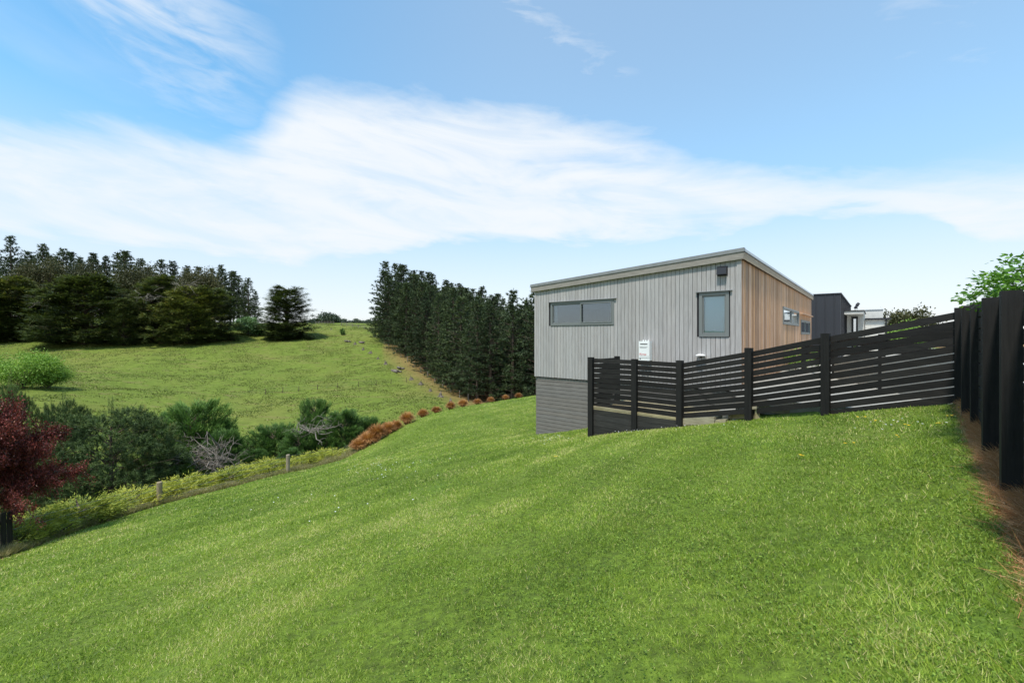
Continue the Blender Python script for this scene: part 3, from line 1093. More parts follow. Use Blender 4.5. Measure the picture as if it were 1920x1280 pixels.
# black wall vent
vu = uF(1355); vp = ptF(vu, 0); vz1, vz0 = zat(vp, 500.5), zat(vp, 516.5)
vent = thing('wall_vent', 'square black cowl vent high on the grey boarded wall near the roof', 'vent', ptF(vu, vz0, .02))
s = MB()
hw = .115
q = [ptF(vu - hw, vz0, .02), ptF(vu - hw, vz1, .02), ptF(vu - hw, vz0 + .02, .16), ptF(vu - hw, vz1 - .04, .13), ptF(vu + hw, vz0, .02), ptF(vu + hw, vz1, .02), ptF(vu + hw, vz0 + .02, .16), ptF(vu + hw, vz1 - .04, .13)]
s.hexa([p - vent.location for p in q]); s.obj('cowl', M_BLKP, vent)
s = MB(); s.hexa([p - vent.location for p in wallbox(ptF, vu - hw - .015, vu + hw + .015, vz0 - .015, vz1 + .015, vz0 - .015, vz1 + .015, .02, .03)]); s.obj('flange', M_BLKP, vent)
# small outdoor spot light above the fence
lu = uF(1316); lp = ptF(lu, 0); lz = zat(lp, 666)
lamp = thing('wall_light', 'small grey saucer-shaped wall light below the tall window', 'wall light', ptF(lu, lz, .02))
s = MB(); s.tube([ptF(lu, lz, .12) - lamp.location, ptF(lu, lz + .035, .12) - lamp.location], [.13, .07], 12); s.obj('shade', M_WHITE, lamp)
s = MB(); s.tube([ptF(lu, lz - .07, .12) - lamp.location, ptF(lu, lz, .12) - lamp.location], [.015, .02], 8); s.tube([ptF(lu, lz - .03, .02) - lamp.location, ptF(lu, lz - .03, .12) - lamp.location], .015, 6); s.obj('bracket', M_BLKP, lamp)

# ------------------------------------------------------------------ paving, deck, neighbours
yardp = MB()
v3 = lambda x, y: (x, y)
fd = Vector((E_[0] - B_[0], E_[1] - B_[1], 0)).normalized()
bk = Vector((-fd.y, fd.x, 0))
if bk.y < 0: bk = -bk
p0 = Vector((4.55, 8.95, 0)) + bk * .35
yardp.prism([(p0.x, p0.y), (7.6 + .3, 5.9), (45, 5.9), (45, 50), (20.5, 34.0), (C0.x + .1, C0.y - .05)], -1.60, -1.30)
tag(yardp.obj('concrete_paving', M_CONC), kind='structure')
# deck strip behind the lower end of the fence
A2 = Vector((1.99, 10.75, 0)); B2 = Vector((3.74, 9.5, 0)); M2 = Vector((2.90, 10.10, 0))
ab = (B2 - A2).normalized(); abn = Vector((-ab.y, ab.x, 0)); abn = abn if abn.y > 0 else -abn
deck = thing('timber_deck', 'low weathered timber deck between the black fence and the grey wall', 'deck', (A2.x, A2.y, -1.9))
for k in range(14):
    s = MB(); a = A2 + abn * (.09 + k * .145) + ab * .05; b3 = B2 + abn * (.09 + k * .145) + ab * .9
    s.beam(a - deck.location + Vector((0, 0, -1.82)), b3 - deck.location + Vector((0, 0, -1.90)), .138, .03)
    s.obj('plank', M_PINE, deck)

# neighbour's charcoal building
dark = thing('neighbour_house', 'charcoal steel-clad box house with white porch canopy beyond the cedar wall', 'house', (0, 0, 0))
DC = Vector((26 * (1576 - 960) / 800, 26, 0))


def pd(u, z, s=0.0):           # u along front (left), s back along the side
    return DC + dF * u + dS * s + Vector((0, 0, z))


zt1 = 26 * (630 - 551) / 800
W_ = 4.6
s = MB(); s.hexa([pd(0, -1.5), pd(0, zt1), pd(W_, -1.5), pd(W_, zt1 + .02), pd(0, -1.5, 15), pd(0, zt1, 15), pd(W_, -1.5, 15), pd(W_, zt1, 15)]); s.obj('wall', M_CHAR, dark)
s = MB(); s.hexa([pd(-.05, zt1 + .002, -.05), pd(-.05, zt1 + .07, -.05), pd(W_, zt1 + .022, -.05), pd(W_, zt1 + .09, -.05), pd(-.05, zt1 + .002, 15), pd(-.05, zt1 + .07, 15), pd(W_, zt1 + .022, 15), pd(W_, zt1 + .09, 15)]); s.obj('parapet_flashing', M_BLKP, dark)
for k in range(9):             # standing seams
    s = MB(); u = .28 + k * .46; s.hexa([pd(u, -1.5, -.04), pd(u, zt1, -.04), pd(u + .03, -1.5, -.04), pd(u + .03, zt1, -.04), pd(u, -1.5, -.001), pd(u, zt1, -.001), pd(u + .03, -1.5, -.001), pd(u + .03, zt1, -.001)]); s.obj('seam', M_CHAR, dark)
for k in range(22):
    s = MB(); q = .4 + k * .62; s.hexa([pd(-.04, -1.5, q), pd(-.04, zt1, q), pd(-.001, -1.5, q), pd(-.001, zt1, q), pd(-.04, -1.5, q + .04), pd(-.04, zt1, q + .04), pd(-.001, -1.5, q + .04), pd(-.001, zt1, q + .04)]); s.obj('seam', M_CHAR, dark)
# porch canopy and pale wing project to the right of the box
pale = thing('pale_wing', 'pale weatherboard wing with white flat canopy and narrow dark-framed window', 'house', (0, 0, 0))
s0 = 5.5
Ym = 30.5


def pp(px, py, Y): return P(px, py, Y)


def slabpx(pa, pb, y0, y1, Ya, Yb, depth, name, m, par):
    """upright or lying block between two image columns, running back by depth"""
    a0_, a1_ = P(pa, y1, Ya), P(pa, y0, Ya)
    b0_ = P(pb, y1, Yb); b1_ = P(pb, y0, Yb)
    zlo, zhi = a0_.z, a1_.z
    for q in (b0_, b1_): pass
    dd = dS * depth
    s = MB()
    s.hexa([Vector((a0_.x, a0_.y, zlo)), Vector((a0_.x, a0_.y, zhi)), Vector((b0_.x, b0_.y, zlo)), Vector((b0_.x, b0_.y, zhi)),
            Vector((a0_.x, a0_.y, zlo)) + dd, Vector((a0_.x, a0_.y, zhi)) + dd, Vector((b0_.x, b0_.y, zlo)) + dd, Vector((b0_.x, b0_.y, zhi)) + dd])
    return s.obj(name, m, par)


# canopy front edge runs parallel to the front walls
def onF(px, s_):               # point on the line parallel to dF at setback s_ from the dark corner
    o = DC + dS * s_
    r = (px - 960) / 800
    u = (o.x - r * o.y) / (r * dF.y - dF.x)
    return u


def blk(u0, u1, z0, z1, s1, s2, name, m, par, label=None):
    s = MB()
    s.hexa([pd(u0, z0, s1), pd(u0, z1, s1), pd(u1, z0, s1), pd(u1, z1, s1), pd(u0, z0, s2), pd(u0, z1, s2), pd(u1, z0, s2), pd(u1, z1, s2)])
    return s.obj(name, m, par, label=label)


SC = 3.0
ucl = onF(1577, SC); ucr = onF(1619, SC)
yc_ = (DC + dS * SC).y
zc1 = yc_ * (630 - 583.5) / 800; zc0 = yc_ * (630 - 589) / 800
blk(ucr, -.05, zc0, zc1, SC, SC + 6, 'canopy', M_OFFW, pale)
blk(ucr - .06, -.05, zc1, zc1 + .05, SC - .06, SC + 6, 'canopy_flashing', M_BLKP, pale)
SW = SC + 2.2
ya_ = (DC + dS * SW).y
uw = onF(1620, SW)
blk(uw, -.05, -1.5, zc0 - .003, SW, SW + 7, 'wall', M_OFFW, pale)
for k in range(14):
    zz = -1.3 + k * .18
    if zz > zc0 - .1: break
    blk(uw - .012, onF(1600, SW) + .0, zz, zz + .165, SW - .014, SW - .001, 'weatherboard', M_OFFW, pale)
wa, wb = onF(1608.5, SW), onF(1597, SW)
ww = blk(wa, wb, -1.2, ya_ * (630 - 594) / 800, SW - .05, SW - .016, 'window_frame', M_BLKP, pale)
blk(wa + .1, wb - .1, -1.1, ya_ * (630 - 598) / 800, SW - .06, SW - .051, 'pane', M_MIRG, ww)
blk(onF(1588, SW), onF(1577.5, SW), -1.4, ya_ * (630 - 591) / 800, SW - .05, SW - .002, 'doorway_shade_panel', M_BLKP, pale)  # black panel on the wall, painted as the dark inside of a doorway
# lower wing further right
SL = SW + 1.6
yb_ = (DC + dS * SL).y
ul, ur = onF(1622, SL), onF(1659, SL)
blk(ur, ul, -1.5, yb_ * (630 - 600) / 800, SL, SL + 5, 'wall', M_OFFW, pale)
zz0 = yb_ * (630 - 600) / 800
for k in range(10):
    zt_ = zz0 - .03 - k * .19
    blk(ur + .02, ul, zt_ - .175, zt_, SL - .016, SL - .001, 'weatherboard', M_OFFW, pale)
blk(ur - .35, ul, zz0, zz0 + .10, SL - .2, SL + 5, 'roof_edge', M_BLKP, pale)
blk(onF(1663, SL), onF(1660, SL), -1.5, zz0, SL - .15, SL + .05, 'downpipe', M_BLKP, pale)
# roof-top box
SR = SL + 2.5
yr_ = (DC + dS * SR).y
blk(onF(1656, SR), onF(1622, SR), zz0 + .1, yr_ * (630 - 582.5) / 800, SR, SR + 3, 'roof_box', M_OFFW, pale)
blk(onF(1656.5, SR), onF(1622, SR), yr_ * (630 - 582.5) / 800, yr_ * (630 - 582.5) / 800 + .06, SR - .05, SR + 3, 'roof_box_cap', M_ROOF, pale)
flue = thing('chimney_flue', 'white metal flue with tilted black cowl rising behind the charcoal wall', 'flue', P(1605.5, 590, 33))
flue.scale = (.62, .62, .62)
s = MB(); s.tube([(0, 0, -1.2), (0, 0, .75)], .17, 10); s.obj('pipe', M_WHITE, flue)
s = MB(); s.tube([(0, 0, .75), (0, 0, .9)], [.17, .14], 8); s.tube([(-.28, 0, .83), (-.05, 0, .98), (.18, 0, 1.22)], [.05, .14, .17], 8); s.tube([(.05, 0, 1.2), (.3, 0, 1.42)], [.15, .17], 8); s.obj('cowl', M_BLKP, flue)

# ------------------------------------------------------------------ fences
def zline(pa, pb, ya, yb):
    return lambda t: None


def slat_bay(par, a, b, za, zb, n, pitch_a, pitch_b, h_frac, mt, name='slat', thick=.022, off=Vector((0, 0, 0)), base=0.0, jig=.004):
    """slats from a to b; za/zb top heights; heights follow the slope"""
    for k in range(n):
        t0 = za - k * pitch_a - pitch_a * h_frac / 2 + random.uniform(-jig, jig)
        t1 = zb - k * pitch_b - pitch_b * h_frac / 2 + random.uniform(-jig, jig)
        s = MB()
        s.beam(Vector((a.x, a.y, t0)) + off - par.location, Vector((b.x, b.y, t1)) + off - par.location, thick, pitch_a * h_frac)
        s.obj(name, mt, par)


def post(par, p, z0, z1, w=.125, ang=0, m=M_BLACKP, name='post', d=None):
    s = MB()
    Mx = Matrix.Rotation(ang, 4, 'Z')
    s.box((0, 0, 0), (w, d or w, z1 - z0), Matrix.Translation(Vector((p.x, p.y, (z0 + z1) / 2)) - par.location) @ Mx)
    # small weathered cap chamfer
    return s.obj(name, m, par)


C2 = Vector((4.685, 8.44, 0)); D2 = Vector((5.52, 7.51, 0)); E2 = Vector((6.57, 6.33, 0))
fpts = [(A2, 1108, 669.5, 672), (M2, 1190, 673, 675), (B2, 1275.5, 675.5, 680), (C2, 1404, 652, 658.5), (D2, 1548, 625, 630.5), (E2, 1792, 577, 585.5)]
fz = [(-(py - 630) / 800 * p.y, -(ps - 630) / 800 * p.y) for p, _, py, ps in fpts]
fence = thing('slat_fence', 'black horizontal slat fence stepping down the lawn in front of the house', 'fence', (A2.x, A2.y, float(zt(A2.x, A2.y))))
angs = math.atan2(ab.y, ab.x); angb = math.atan2(fd.y, fd.x)
tops = [z[1] for z in fz]
gz = [float(lawnz(np.array(p[0].x), np.array(p[0].y))) for p in fpts]
for i, (p, px, py, ps) in enumerate(fpts[:-1]):
    post(fence, p, gz[i] - .25, fz[i][0], .125, angs if i < 2 else angb)
NP = [11, 9, 11, 10, 11]
for i in range(5):
    a, b = fpts[i][0], fpts[i + 1][0]
    pit = (.124, .124, .125, .1262, .130)[i]; pib = (.124, .124, .1262, .125, .1235)[i]
    fr = .835
    d_ = (b - a).normalized(); nn = Vector((-d_.y, d_.x, 0)); nn = nn if nn.y > 0 else -nn
    e0 = a + d_ * (.0); e1 = b
    n = 11 if i == 4 else 10
    slat_bay(fence, a + d_ * .05, b - d_ * .0, tops[i], tops[i + 1] if i != 1 else tops[2], n, pit, pib, fr, M_BLACK, off=nn * (.055))
# retaining boards under the first two bays
rt = thing('retaining_wall', 'low retaining wall of dark stained boards with raw timber cap under the fence', 'retaining wall', (A2.x, A2.y, -2.8))
capA, capB = -(760 - 630) / 800 * A2.y, -(784 - 630) / 800 * B2.y
for (a, b, za, zb) in ((A2, M2, capA, (capA * .48 + capB * .52)), (M2, B2, (capA * .48 + capB * .52), capB)):
    s = MB(); s.beam(a + abn * .10 + Vector((0, 0, za - .022)) - rt.location, b + abn * .10 + Vector((0, 0, zb - .022)) - rt.location, .17, .045); s.obj('cap_board', M_PINE, rt)
    for k in range(5):
        s = MB(); o_ = -.05 - .15 * k - .078
        s.beam(a + abn * .045 + Vector((0, 0, za + o_)) - rt.location, b + abn * .045 + Vector((0, 0, zb + o_)) - rt.location, .045 + (k % 2) * .004, .144); s.obj('board', M_RETAIN, rt)
# return fence from the low corner back towards the house
R2 = Vector((2.86, 11.6, 0))
ret = thing('return_fence', 'short black slat return running back from the lowest fence post towards the house', 'fence', (R2.x, R2.y, -2.4))
rd = (R2 - A2).normalized()
post(ret, R2, -2.5, -(667.5 - 630) / 800 * R2.y, .11, math.atan2(rd.y, rd.x))
slat_bay(ret, A2 + rd * .08, R2 - rd * .02, tops[0] - .01, tops[0] - .01, 10, .124, .124, .80, M_BLACK, off=Vector((rd.y, -rd.x, 0)) * .06)

# right-hand boundary fence: wide posts with horizontal boards behind
rf = thing('boundary_fence', 'black boundary fence of wide upright posts with horizontal boards along the right edge', 'fence', (F_[0], F_[1], -1.1))
rdir = Vector((E_[0] - F_[0], E_[1] - F_[1], 0)).normalized(); rn = Vector((rdir.y, -rdir.x, 0))
rang = math.atan2(rdir.y, rdir.x)
rposts = [(1798.5, 6.33, 577, 758, .10), (1813, 5.46, 573, 783, .10), (1831, 4.95, 567, 799, .10), (1857.5, 3.85, 558, 856, .105), (1895.5, 3.02, 545, 922, .100)]
for (px, Y, y1, y0, w) in rposts:
    p = P(px, 630, Y)
    s = MB(); z1_ = Y * (630 - y1) / 800; z0_ = Y * (630 - y0) / 800 - .25
    # broad face looks back at the viewer
    s.box((0, 0, 0), (w, .10, z1_ - z0_), Matrix.Translation(Vector((p.x, p.y, (z1_ + z0_) / 2)) - rf.location) @ Matrix.Rotation(rang - math.pi / 2, 4, 'Z'))
    s.obj('post', M_BLACKP, rf)
for k in range(11):
    zz = .36 - .06 - k * .131
    s = MB()
    a = Vector((F_[0], F_[1], 0)) - rdir * 1.9 + rn * .085; b = Vector((E_[0], E_[1], 0)) + rn * .085 + rdir * .02
    s.beam(a + Vector((0, 0, zz - .06)) - rf.location, b + Vector((0, 0, zz + random.uniform(-.004, .004))) - rf.location, .022, .112)
    s.obj('board', M_BLACK, rf)
p = Vector((F_[0], F_[1], 0)) - rdir * 1.35
s = MB(); s.box((0, 0, 0), (.10, .10, 1.6), Matrix.Translation(Vector((p.x, p.y, -.5)) - rf.location) @ Matrix.Rotation(rang - math.pi / 2, 4, 'Z')); s.obj('post', M_BLACKP, rf)

# concrete block wall with dark screen on top, seen through the fence
bw = thing('block_wall', 'low beige concrete wall seen between the black fence slats', 'wall', (0, 0, 0))
w0 = P(1577, 630, 13.2); w1 = P(1830, 630, 7.6)
wz0, wz1 = -(677 - 630) / 800 * 13.2, -(656 - 630) / 800 * 7.6
s = MB(); wn = (w1 - w0).normalized(); wq = Vector((-wn.y, wn.x, 0)); wq = wq if wq.y > 0 else -wq
s.hexa([Vector((w0.x, w0.y, -1.6)), Vector((w0.x, w0.y, wz0)), Vector((w1.x, w1.y, -1.6)), Vector((w1.x, w1.y, wz1)),
        Vector((w0.x, w0.y, -1.6)) + wq * .2, Vector((w0.x, w0.y, wz0)) + wq * .2, Vector((w1.x, w1.y, -1.6)) + wq * .2, Vector((w1.x, w1.y, wz1)) + wq * .2])
s.obj('wall_body', M_WALLC, bw)
scr = thing('screen_fence', 'second black slat screen standing on the concrete wall behind the fence', 'fence', (w0.x, w0.y, wz0))
v0 = P(1517, 630, 15.3)
for (a, b, za, zb, n) in ((v0, w0, -(642 - 630) / 800 * 15.3, -(637 - 630) / 800 * 13.2, 5), (w0, w1, -(637 - 630) / 800 * 13.2, (630 - 612) / 800 * 7.6, 4)):
    slat_bay(scr, a, b, za, zb, n, .125, .125, .80, M_BLACK, off=wq * .1)
for q, zt_ in ((v0, -.2), (w0, -.08), (w0.lerp(w1, .5), .05), (w1, .2)):
    post(scr, q + wq * .17, -1.45, zt_, .1)

# timber steps / sleepers at the foot of the fence
stp = thing('timber_steps', 'weathered timber sleeper edge and step at the foot of the black fence', 'steps', (0, 0, 0))
def sl(pa, pb, ya, yb, Ya, Yb, w, h_, m=M_PINE, name='sleeper'):
    s = MB(); s.beam(P(pa, ya, Ya), P(pb, yb, Yb), w, h_); return s.obj(name, m, stp)
sl(1282, 1347, 789, 786, 9.65, 9.05, .38, .15)
sl(1347, 1366, 790, 789, 9.0, 8.85, .30, .10)
sl(1371, 1402, 772.5, 771, 8.95, 8.7, .26, .05)
sl(1374.5, 1401, 780, 779, 8.9, 8.62, .05, .11)
sl(1371, 1371.5, 773, 790, 8.93, 8.93, .09, .09)
sl(1408, 1421, 764, 763, 8.5, 8.42, .22, .05)
sl(1418, 1418.3, 765, 786, 8.42, 8.42, .09, .09)
sl(1411, 1556, 762, 782, 8.75, 8.2, .06, .13, name='edge_board')
s = MB(); s.prism([(P(1344, 0, 9.7).x, 9.7), (P(1378, 0, 9.2).x, 9.2), (P(1390, 0, 10.2).x, 10.2), (P(1365, 0, 10.6).x, 10.6)], -2.0, -1.72); s.obj('concrete_pad', M_CONC, stp)
tag(MB().tube([P(1290, 782, 9.5), P(1301, 784, 9.42)], [.022, .03], 8).obj('garden_tool', M_ORANGE), 'small orange-handled tool lying on the timber sleeper beside the fence', 'tool')
# stones
for k, (px, py, Y, r_) in enumerate(((1379, 789, 8.8, .07), (1386, 790, 8.7, .05), (1367, 791, 8.9, .06), (1395, 790, 8.55, .05))):
    import bmesh
    bm = bmesh.new(); bmesh.ops.create_icosphere(bm, subdivisions=2, radius=r_)
    for v_ in bm.verts: v_.co *= 1 + random.uniform(-.22, .22); v_.co.z *= .6
    me = bpy.data.meshes.new('stone'); bm.to_mesh(me); bm.free(); me.materials.append(M_WALLC)
    o = bpy.data.objects.new('stone', me); COL.objects.link(o); q = hit(px, py, 7); o.location = (P(px, py, Y))
    tag(o, 'rough %s rubble stone at the foot of the timber step, %s' % (('largest', 'smaller', 'broad', 'small')[k], ('nearest the step end', 'beside the fence post', 'left of the step', 'rightmost of the four')[k]), 'stone', 'rubble stones by the step')

# ------------------------------------------------------------------ vegetation generators
def np_tubes(mb, pts, rad, n=5):
    mb.tube(pts, rad, n)


def make_pine(seed, h=22, rad=3.6, base=.18, dens=1.0, m=M_NEEDLE):
    r = np.random.default_rng(seed)
    tr = MB()
    bendx, bendy = r.normal(0, .25, 2)
    tr.tube([(bendx * t * t, bendy * t * t, h * t) for t in np.linspace(0, .97, 7)], [.30 * (1 - t) + .03 for t in np.linspace(0, .97, 7)], 7)
    V, T = [], []
    nw = int(30 * dens)
    for k in range(nw):
        f = base + (1 - base) * (k + r.uniform(0, .6)) / nw
        z = h * min(f, .985)
        prof = (1 - (f - base) / (1 - base))
        L = rad * (prof ** .82) * (0.55 + .45 * min(1, (f - base) * 7 + .45)) + .35
        nb = r.integers(4, 7)
        a0 = r.uniform(0, 6.28)
        for j in range(nb):
            a = a0 + j * 6.283 / nb + r.normal(0, .28)
            l = L * r.uniform(.6, 1.22)
            rise = r.uniform(.10, .42) + .35 * f
            d = np.array([math.cos(a), math.sin(a), rise]); 
            p0_ = np.array([bendx * f * f, bendy * f * f, z])
            sag = -.10 * l
            tr.tube([tuple(p0_), tuple(p0_ + d * l * .5 + [0, 0, sag * .3]), tuple(p0_ + d * l * .92 + [0, 0, sag])], [.05, .035, .015], 3, cap=False)
            nc = max(3, int(l * 2.4))
            ts = np.clip(r.uniform(.22, 1.0, nc) ** .8, 0, 1); ts[0] = 1
            c = p0_ + d * (l * ts)[:, None] + np.array([0, 0, 1]) * (sag * ts * ts)[:, None] + r.normal(0, .16, (nc, 3)) * [1, 1, .6]
            c = c + np.outer(r.uniform(-.28, .28, nc) * ts * l * .6, [-math.sin(a), math.cos(a), 0])
            m_ = 11
            cc = np.repeat(c, m_, 0)
            dd = r.normal(size=(len(cc), 3)) + np.array([math.cos(a) * .9, math.sin(a) * .9, 1.0])
            dd = norm(dd)
            V.append(blades(cc, dd, r.uniform(.3, .68, len(cc)), r.uniform(.10, .2, len(cc))))
            T.append(np.repeat(r.normal(.42, .16, nc), m_) + .12 * (ts.repeat(m_) > .85))
    # leader
    cc = np.array([[bendx, bendy, h * .95]]) + r.normal(0, [.12, .12, .5], (60, 3)); dd = norm(r.normal(size=(60, 3)) * .5 + [0, 0, 1])
    V.append(blades(cc, dd, r.uniform(.3, .7, 60), np.full(60, .12))); T.append(np.full(60, .6))
    return tr, np.concatenate(V), np.concatenate(T), m


def make_macro(seed, h=16, rad=8, layers=26, m=M_MACRO, lean=0., tipy=.0, spray=.55, dens=1.0, low=.02):
    """broad old cypress: long level limbs carrying flat spray pads"""
    r = np.random.default_rng(seed)
    tr = MB()
    tr.tube([(0, 0, -.5), (.1, 0, h * .3), (lean * h * .5, 0, h * .62), (lean * h, 0, h * .9)], [h * .045, h * .035, h * .02, h * .006], 8)
    V, T = [], []
    for k in range(int(layers * 13 * dens)):
        f = low + (1 - low) * r.uniform(0, 1) ** 1.15
        a = r.uniform(0, 6.283)
        pr = math.sqrt(max(0.02, 1 - (max(0, f - .30) / .74) ** 2)) * (.82 + .18 * min(1, f / .2))
        L = rad * pr * r.uniform(.5, 1.08) * (1 + .16 * math.sin(a * 3 + seed) + .12 * math.sin(a * 5 + 2 * seed))
        z = h * f * (1 + .05 * math.sin(a * 2 + seed))
        d = np.array([math.cos(a), math.sin(a), 0.0]); side = np.array([-d[1], d[0], 0])
        p0_ = np.array([lean * z, 0, max(0.3, z - L * .22)])
        p1 = p0_ * [1, 1, 0] + d * L + np.array([0, 0, max(.25, z + r.normal(0, .2))])
        if r.uniform() < .2:
            tr.tube([tuple(p0_), tuple((p0_ + p1) / 2 + [0, 0, .1 * L * .3]), tuple(p1)], [.16, .10, .03], 4, cap=False)
        # pads along the outer part
        npad = r.integers(2, 5)
        for q in range(npad):
            t = r.uniform(.42, 1.0)
            c = p0_ + (p1 - p0_) * t + side * r.normal(0, .16) * L * t * .8
            pw = rad * r.uniform(.12, .24); m_ = int(44 * spray / .55)
            ang = r.uniform(-1.4, 1.4, m_)
            rr = pw * np.sqrt(r.uniform(0, 1, m_))
            dirs = norm(np.outer(np.cos(ang), d) + np.outer(np.sin(ang), side) + r.normal(0, .18, (m_, 3)) + [0, 0, .10])
            pos = c + dirs * (rr * r.uniform(.3, 1.2, m_))[:, None] + r.normal(0, [.05, .05, .10], (m_, 3)) * (rad / 8)
            V.append(blades(pos, dirs, r.uniform(.4, .95, m_) * rad / 8 * 1.0, r.uniform(.12, .26, m_) * rad / 8, flat=.75))
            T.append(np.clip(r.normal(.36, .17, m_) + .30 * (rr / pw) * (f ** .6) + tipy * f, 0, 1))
    return tr, np.concatenate(V), np.concatenate(T), m


def make_plume(seed, h=6, rad=2.4, n=150, m=M_CYP, fine=1.0, spread=.9, per=150):
    """young cypress: upswept plumes of feathery sprays"""
    r = np.random.default_rng(seed)
    tr = MB(); tr.tube([(0, 0, -.4), (0, 0, h * .7)], [h * .025, h * .008], 6)
    V, T = [], []
    for k in range(n):
        f = r.uniform(0.02, .92) ** .9
        a = r.uniform(0, 6.283)
        lump = 1 + .22 * math.sin(a * 3 + seed) + .14 * math.sin(a * 5 + seed * 2.3)
        prof = math.sqrt(max(.02, 1 - ((f - .35) / .66) ** 2)) if f > .35 else .75 + .25 * f / .35
        L = rad * prof * r.uniform(.75, 1.12) * lump
        up = .45 + .9 * f
        d = norm(np.array([math.cos(a) * spread, math.sin(a) * spread, up]))
        z0 = max(0, h * f - L * .45)
        p0_ = np.array([0, 0, z0]); 
        p1 = np.array([math.cos(a) * L, math.sin(a) * L, z0 + L * .5 + h * .05])
        if k % 3 == 0: tr.tube([tuple(p0_), tuple((p0_ + p1) / 2 - [0, 0, .05 * L]), tuple(p1)], [.05, .03, .012], 4, cap=False)
        t = r.uniform(.35, 1.0, per) ** .75
        ax = p0_ + (p1 - p0_) * t[:, None]
        side = np.array([-math.sin(a), math.cos(a), 0])
        w = (1.08 - t) * L * .30 + .04
        s_ = r.choice([-1, 1], per) * r.uniform(.1, 1, per)
        pos = ax + side * (s_ * w)[:, None] + r.normal(0, .07, (per, 3)) + np.array([0, 0, 1]) * (r.uniform(-.25, .3, per) * w)[:, None]
        dd = norm(d * .9 + side * (s_ * .55)[:, None] + r.normal(0, .24, (per, 3)))
        V.append(blades(pos, dd, r.uniform(.12, .32, per) * fine, r.uniform(.025, .06, per) * fine, flat=.3))
        T.append(np.clip(r.normal(.38, .15, per) + .3 * (t > .85) + .1 * f, 0, 1))
    return tr, np.concatenate(V), np.concatenate(T), m


def make_youngpine(seed, h=5.2, rad=2.6, n=1750, m=M_NEEDLE_Y):
    r = np.random.default_rng(seed)
    tr = MB(); tr.tube([(0, 0, -.4), (0, 0, h * .85)], [.14, .03], 7)
    V, T = [], []
    puffs = []
    for k in range(64):        # limbs end in rounded puffs of shoots
        f = ((k + r.uniform(0, 1)) / 64) ** .85; a = k * 2.4 + r.normal(0, .25)
        prof = math.sqrt(max(.03, 1 - (abs(f - .36) / .70) ** 2.2))
        L = rad * prof * (r.uniform(.30, .55) if k % 3 == 0 else r.uniform(.66, .98))
        puffs.append((np.array([math.cos(a) * L, math.sin(a) * L, h * f * .9 + .1]), r.uniform(.6, .98) * (1.1 - .45 * f), a, f))
        c = puffs[-1][0]
        tr.tube([(0, 0, max(0, c[2] - L * .5)), tuple(c * [.5, .5, 1] - [0, 0, L * .12]), tuple(c)], [.03, .02, .01], 4, cap=False)
    for k in range(n):
        c0, pr, a, f = puffs[k % len(puffs)]
        u = norm(r.normal(size=3) + [math.cos(a) * .5, math.sin(a) * .5, .55])
        c = c0 + u * pr * r.uniform(.55, 1.0)
        d = norm(u + [0, 0, .55])
        m_ = 66; ln = r.uniform(.18, .32)
        t = r.uniform(0, 1, m_)
        pos = c + d * (t * ln)[:, None] - d * .12
        dd = norm(d * r.uniform(.3, .9, (m_, 1)) + r.normal(0, .62, (m_, 3)))
        V.append(blades(pos, dd, r.uniform(.10, .20, m_), r.uniform(.012, .022, m_)))
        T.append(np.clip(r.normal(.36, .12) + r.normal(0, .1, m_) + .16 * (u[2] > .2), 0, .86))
        if r.uniform() < .14 and u[2] > .5:
            q = 14
            pc = c + d * (ln + r.uniform(-.05, .10, q))[:, None]
            V.append(blades(pc, norm(d + [0, 0, .8] + r.normal(0, .15, (q, 3))), r.uniform(.05, .12, q), np.full(q, .02))); T.append(np.full(q, .97))
    for k in range(26):        # open leaders
        f = r.uniform(.4, .98); a = r.uniform(0, 6.283); L = rad * .8 * (1 - f)
        b0 = np.array([math.cos(a) * L, math.sin(a) * L, h * f]); q = 60; t = r.uniform(0, 1, q)
        pos = b0 + np.array([0, 0, 1]) * (t * .8)[:, None]
        V.append(blades(pos, norm(r.normal(0, .5, (q, 3)) + [0, 0, .9]), r.uniform(.06, .13, q), np.full(q, .014))); T.append(np.clip(.5 + .4 * t, 0, .97))
    return tr, np.concatenate(V), np.concatenate(T), m


def make_broad(seed, h, rad, n, leaf, m, zlow=.25, twig=M_BARK, per=60, flatten=1.0, cl=.3, trunk_r=.06, lift=0.0):
    """broadleaf shrub or tree: forked limbs with leaf clusters at the twig ends"""
    r = np.random.default_rng(seed)
    tr = MB(); tr.tube([(0, 0, -.3), (0, 0, h * .45)], [trunk_r, trunk_r * .6], 6)
    V, T = [], []
    lob = [(norm(r.normal(size=3) * [1, 1, .8]), r.uniform(.62, 1.15)) for _ in range(9)]
    for k in range(n):
        dirv = norm(r.normal(size=3))
        ll, lr = lob[r.integers(0, 9)]
        dirv = norm(dirv + ll * 1.1)
        rr = r.uniform(.45, 1.0) ** .5 * lr
        c = np.array([dirv[0] * rad * rr, dirv[1] * rad * rr, h * (zlow + (1 - zlow) * .5) + dirv[2] * h * (1 - zlow) * .5 * rr * flatten + lift])
        if k % 3 == 0:
            b0 = np.array([0, 0, h * .3]) * r.uniform(.3, 1.2)
            mid = (b0 + c) / 2 + r.normal(0, .08 * rad, 3)
            tr.tube([tuple(b0), tuple(mid), tuple(c)], [trunk_r * .45, trunk_r * .28, trunk_r * .1], 4, cap=False)
        pos = c + r.normal(0, cl, (per, 3)) * [1, 1, .7]
        dd = norm(r.normal(size=(per, 3)) + dirv * .8)
        V.append(diamonds(pos, dd, r.uniform(.7, 1.25, per) * leaf, r.uniform(.45, .7, per) * leaf, flat=.3))
        T.append(np.clip(r.normal(.45, .12) + r.normal(0, .16, per), 0, 1))
    return tr, np.concatenate(V), np.concatenate(T), m


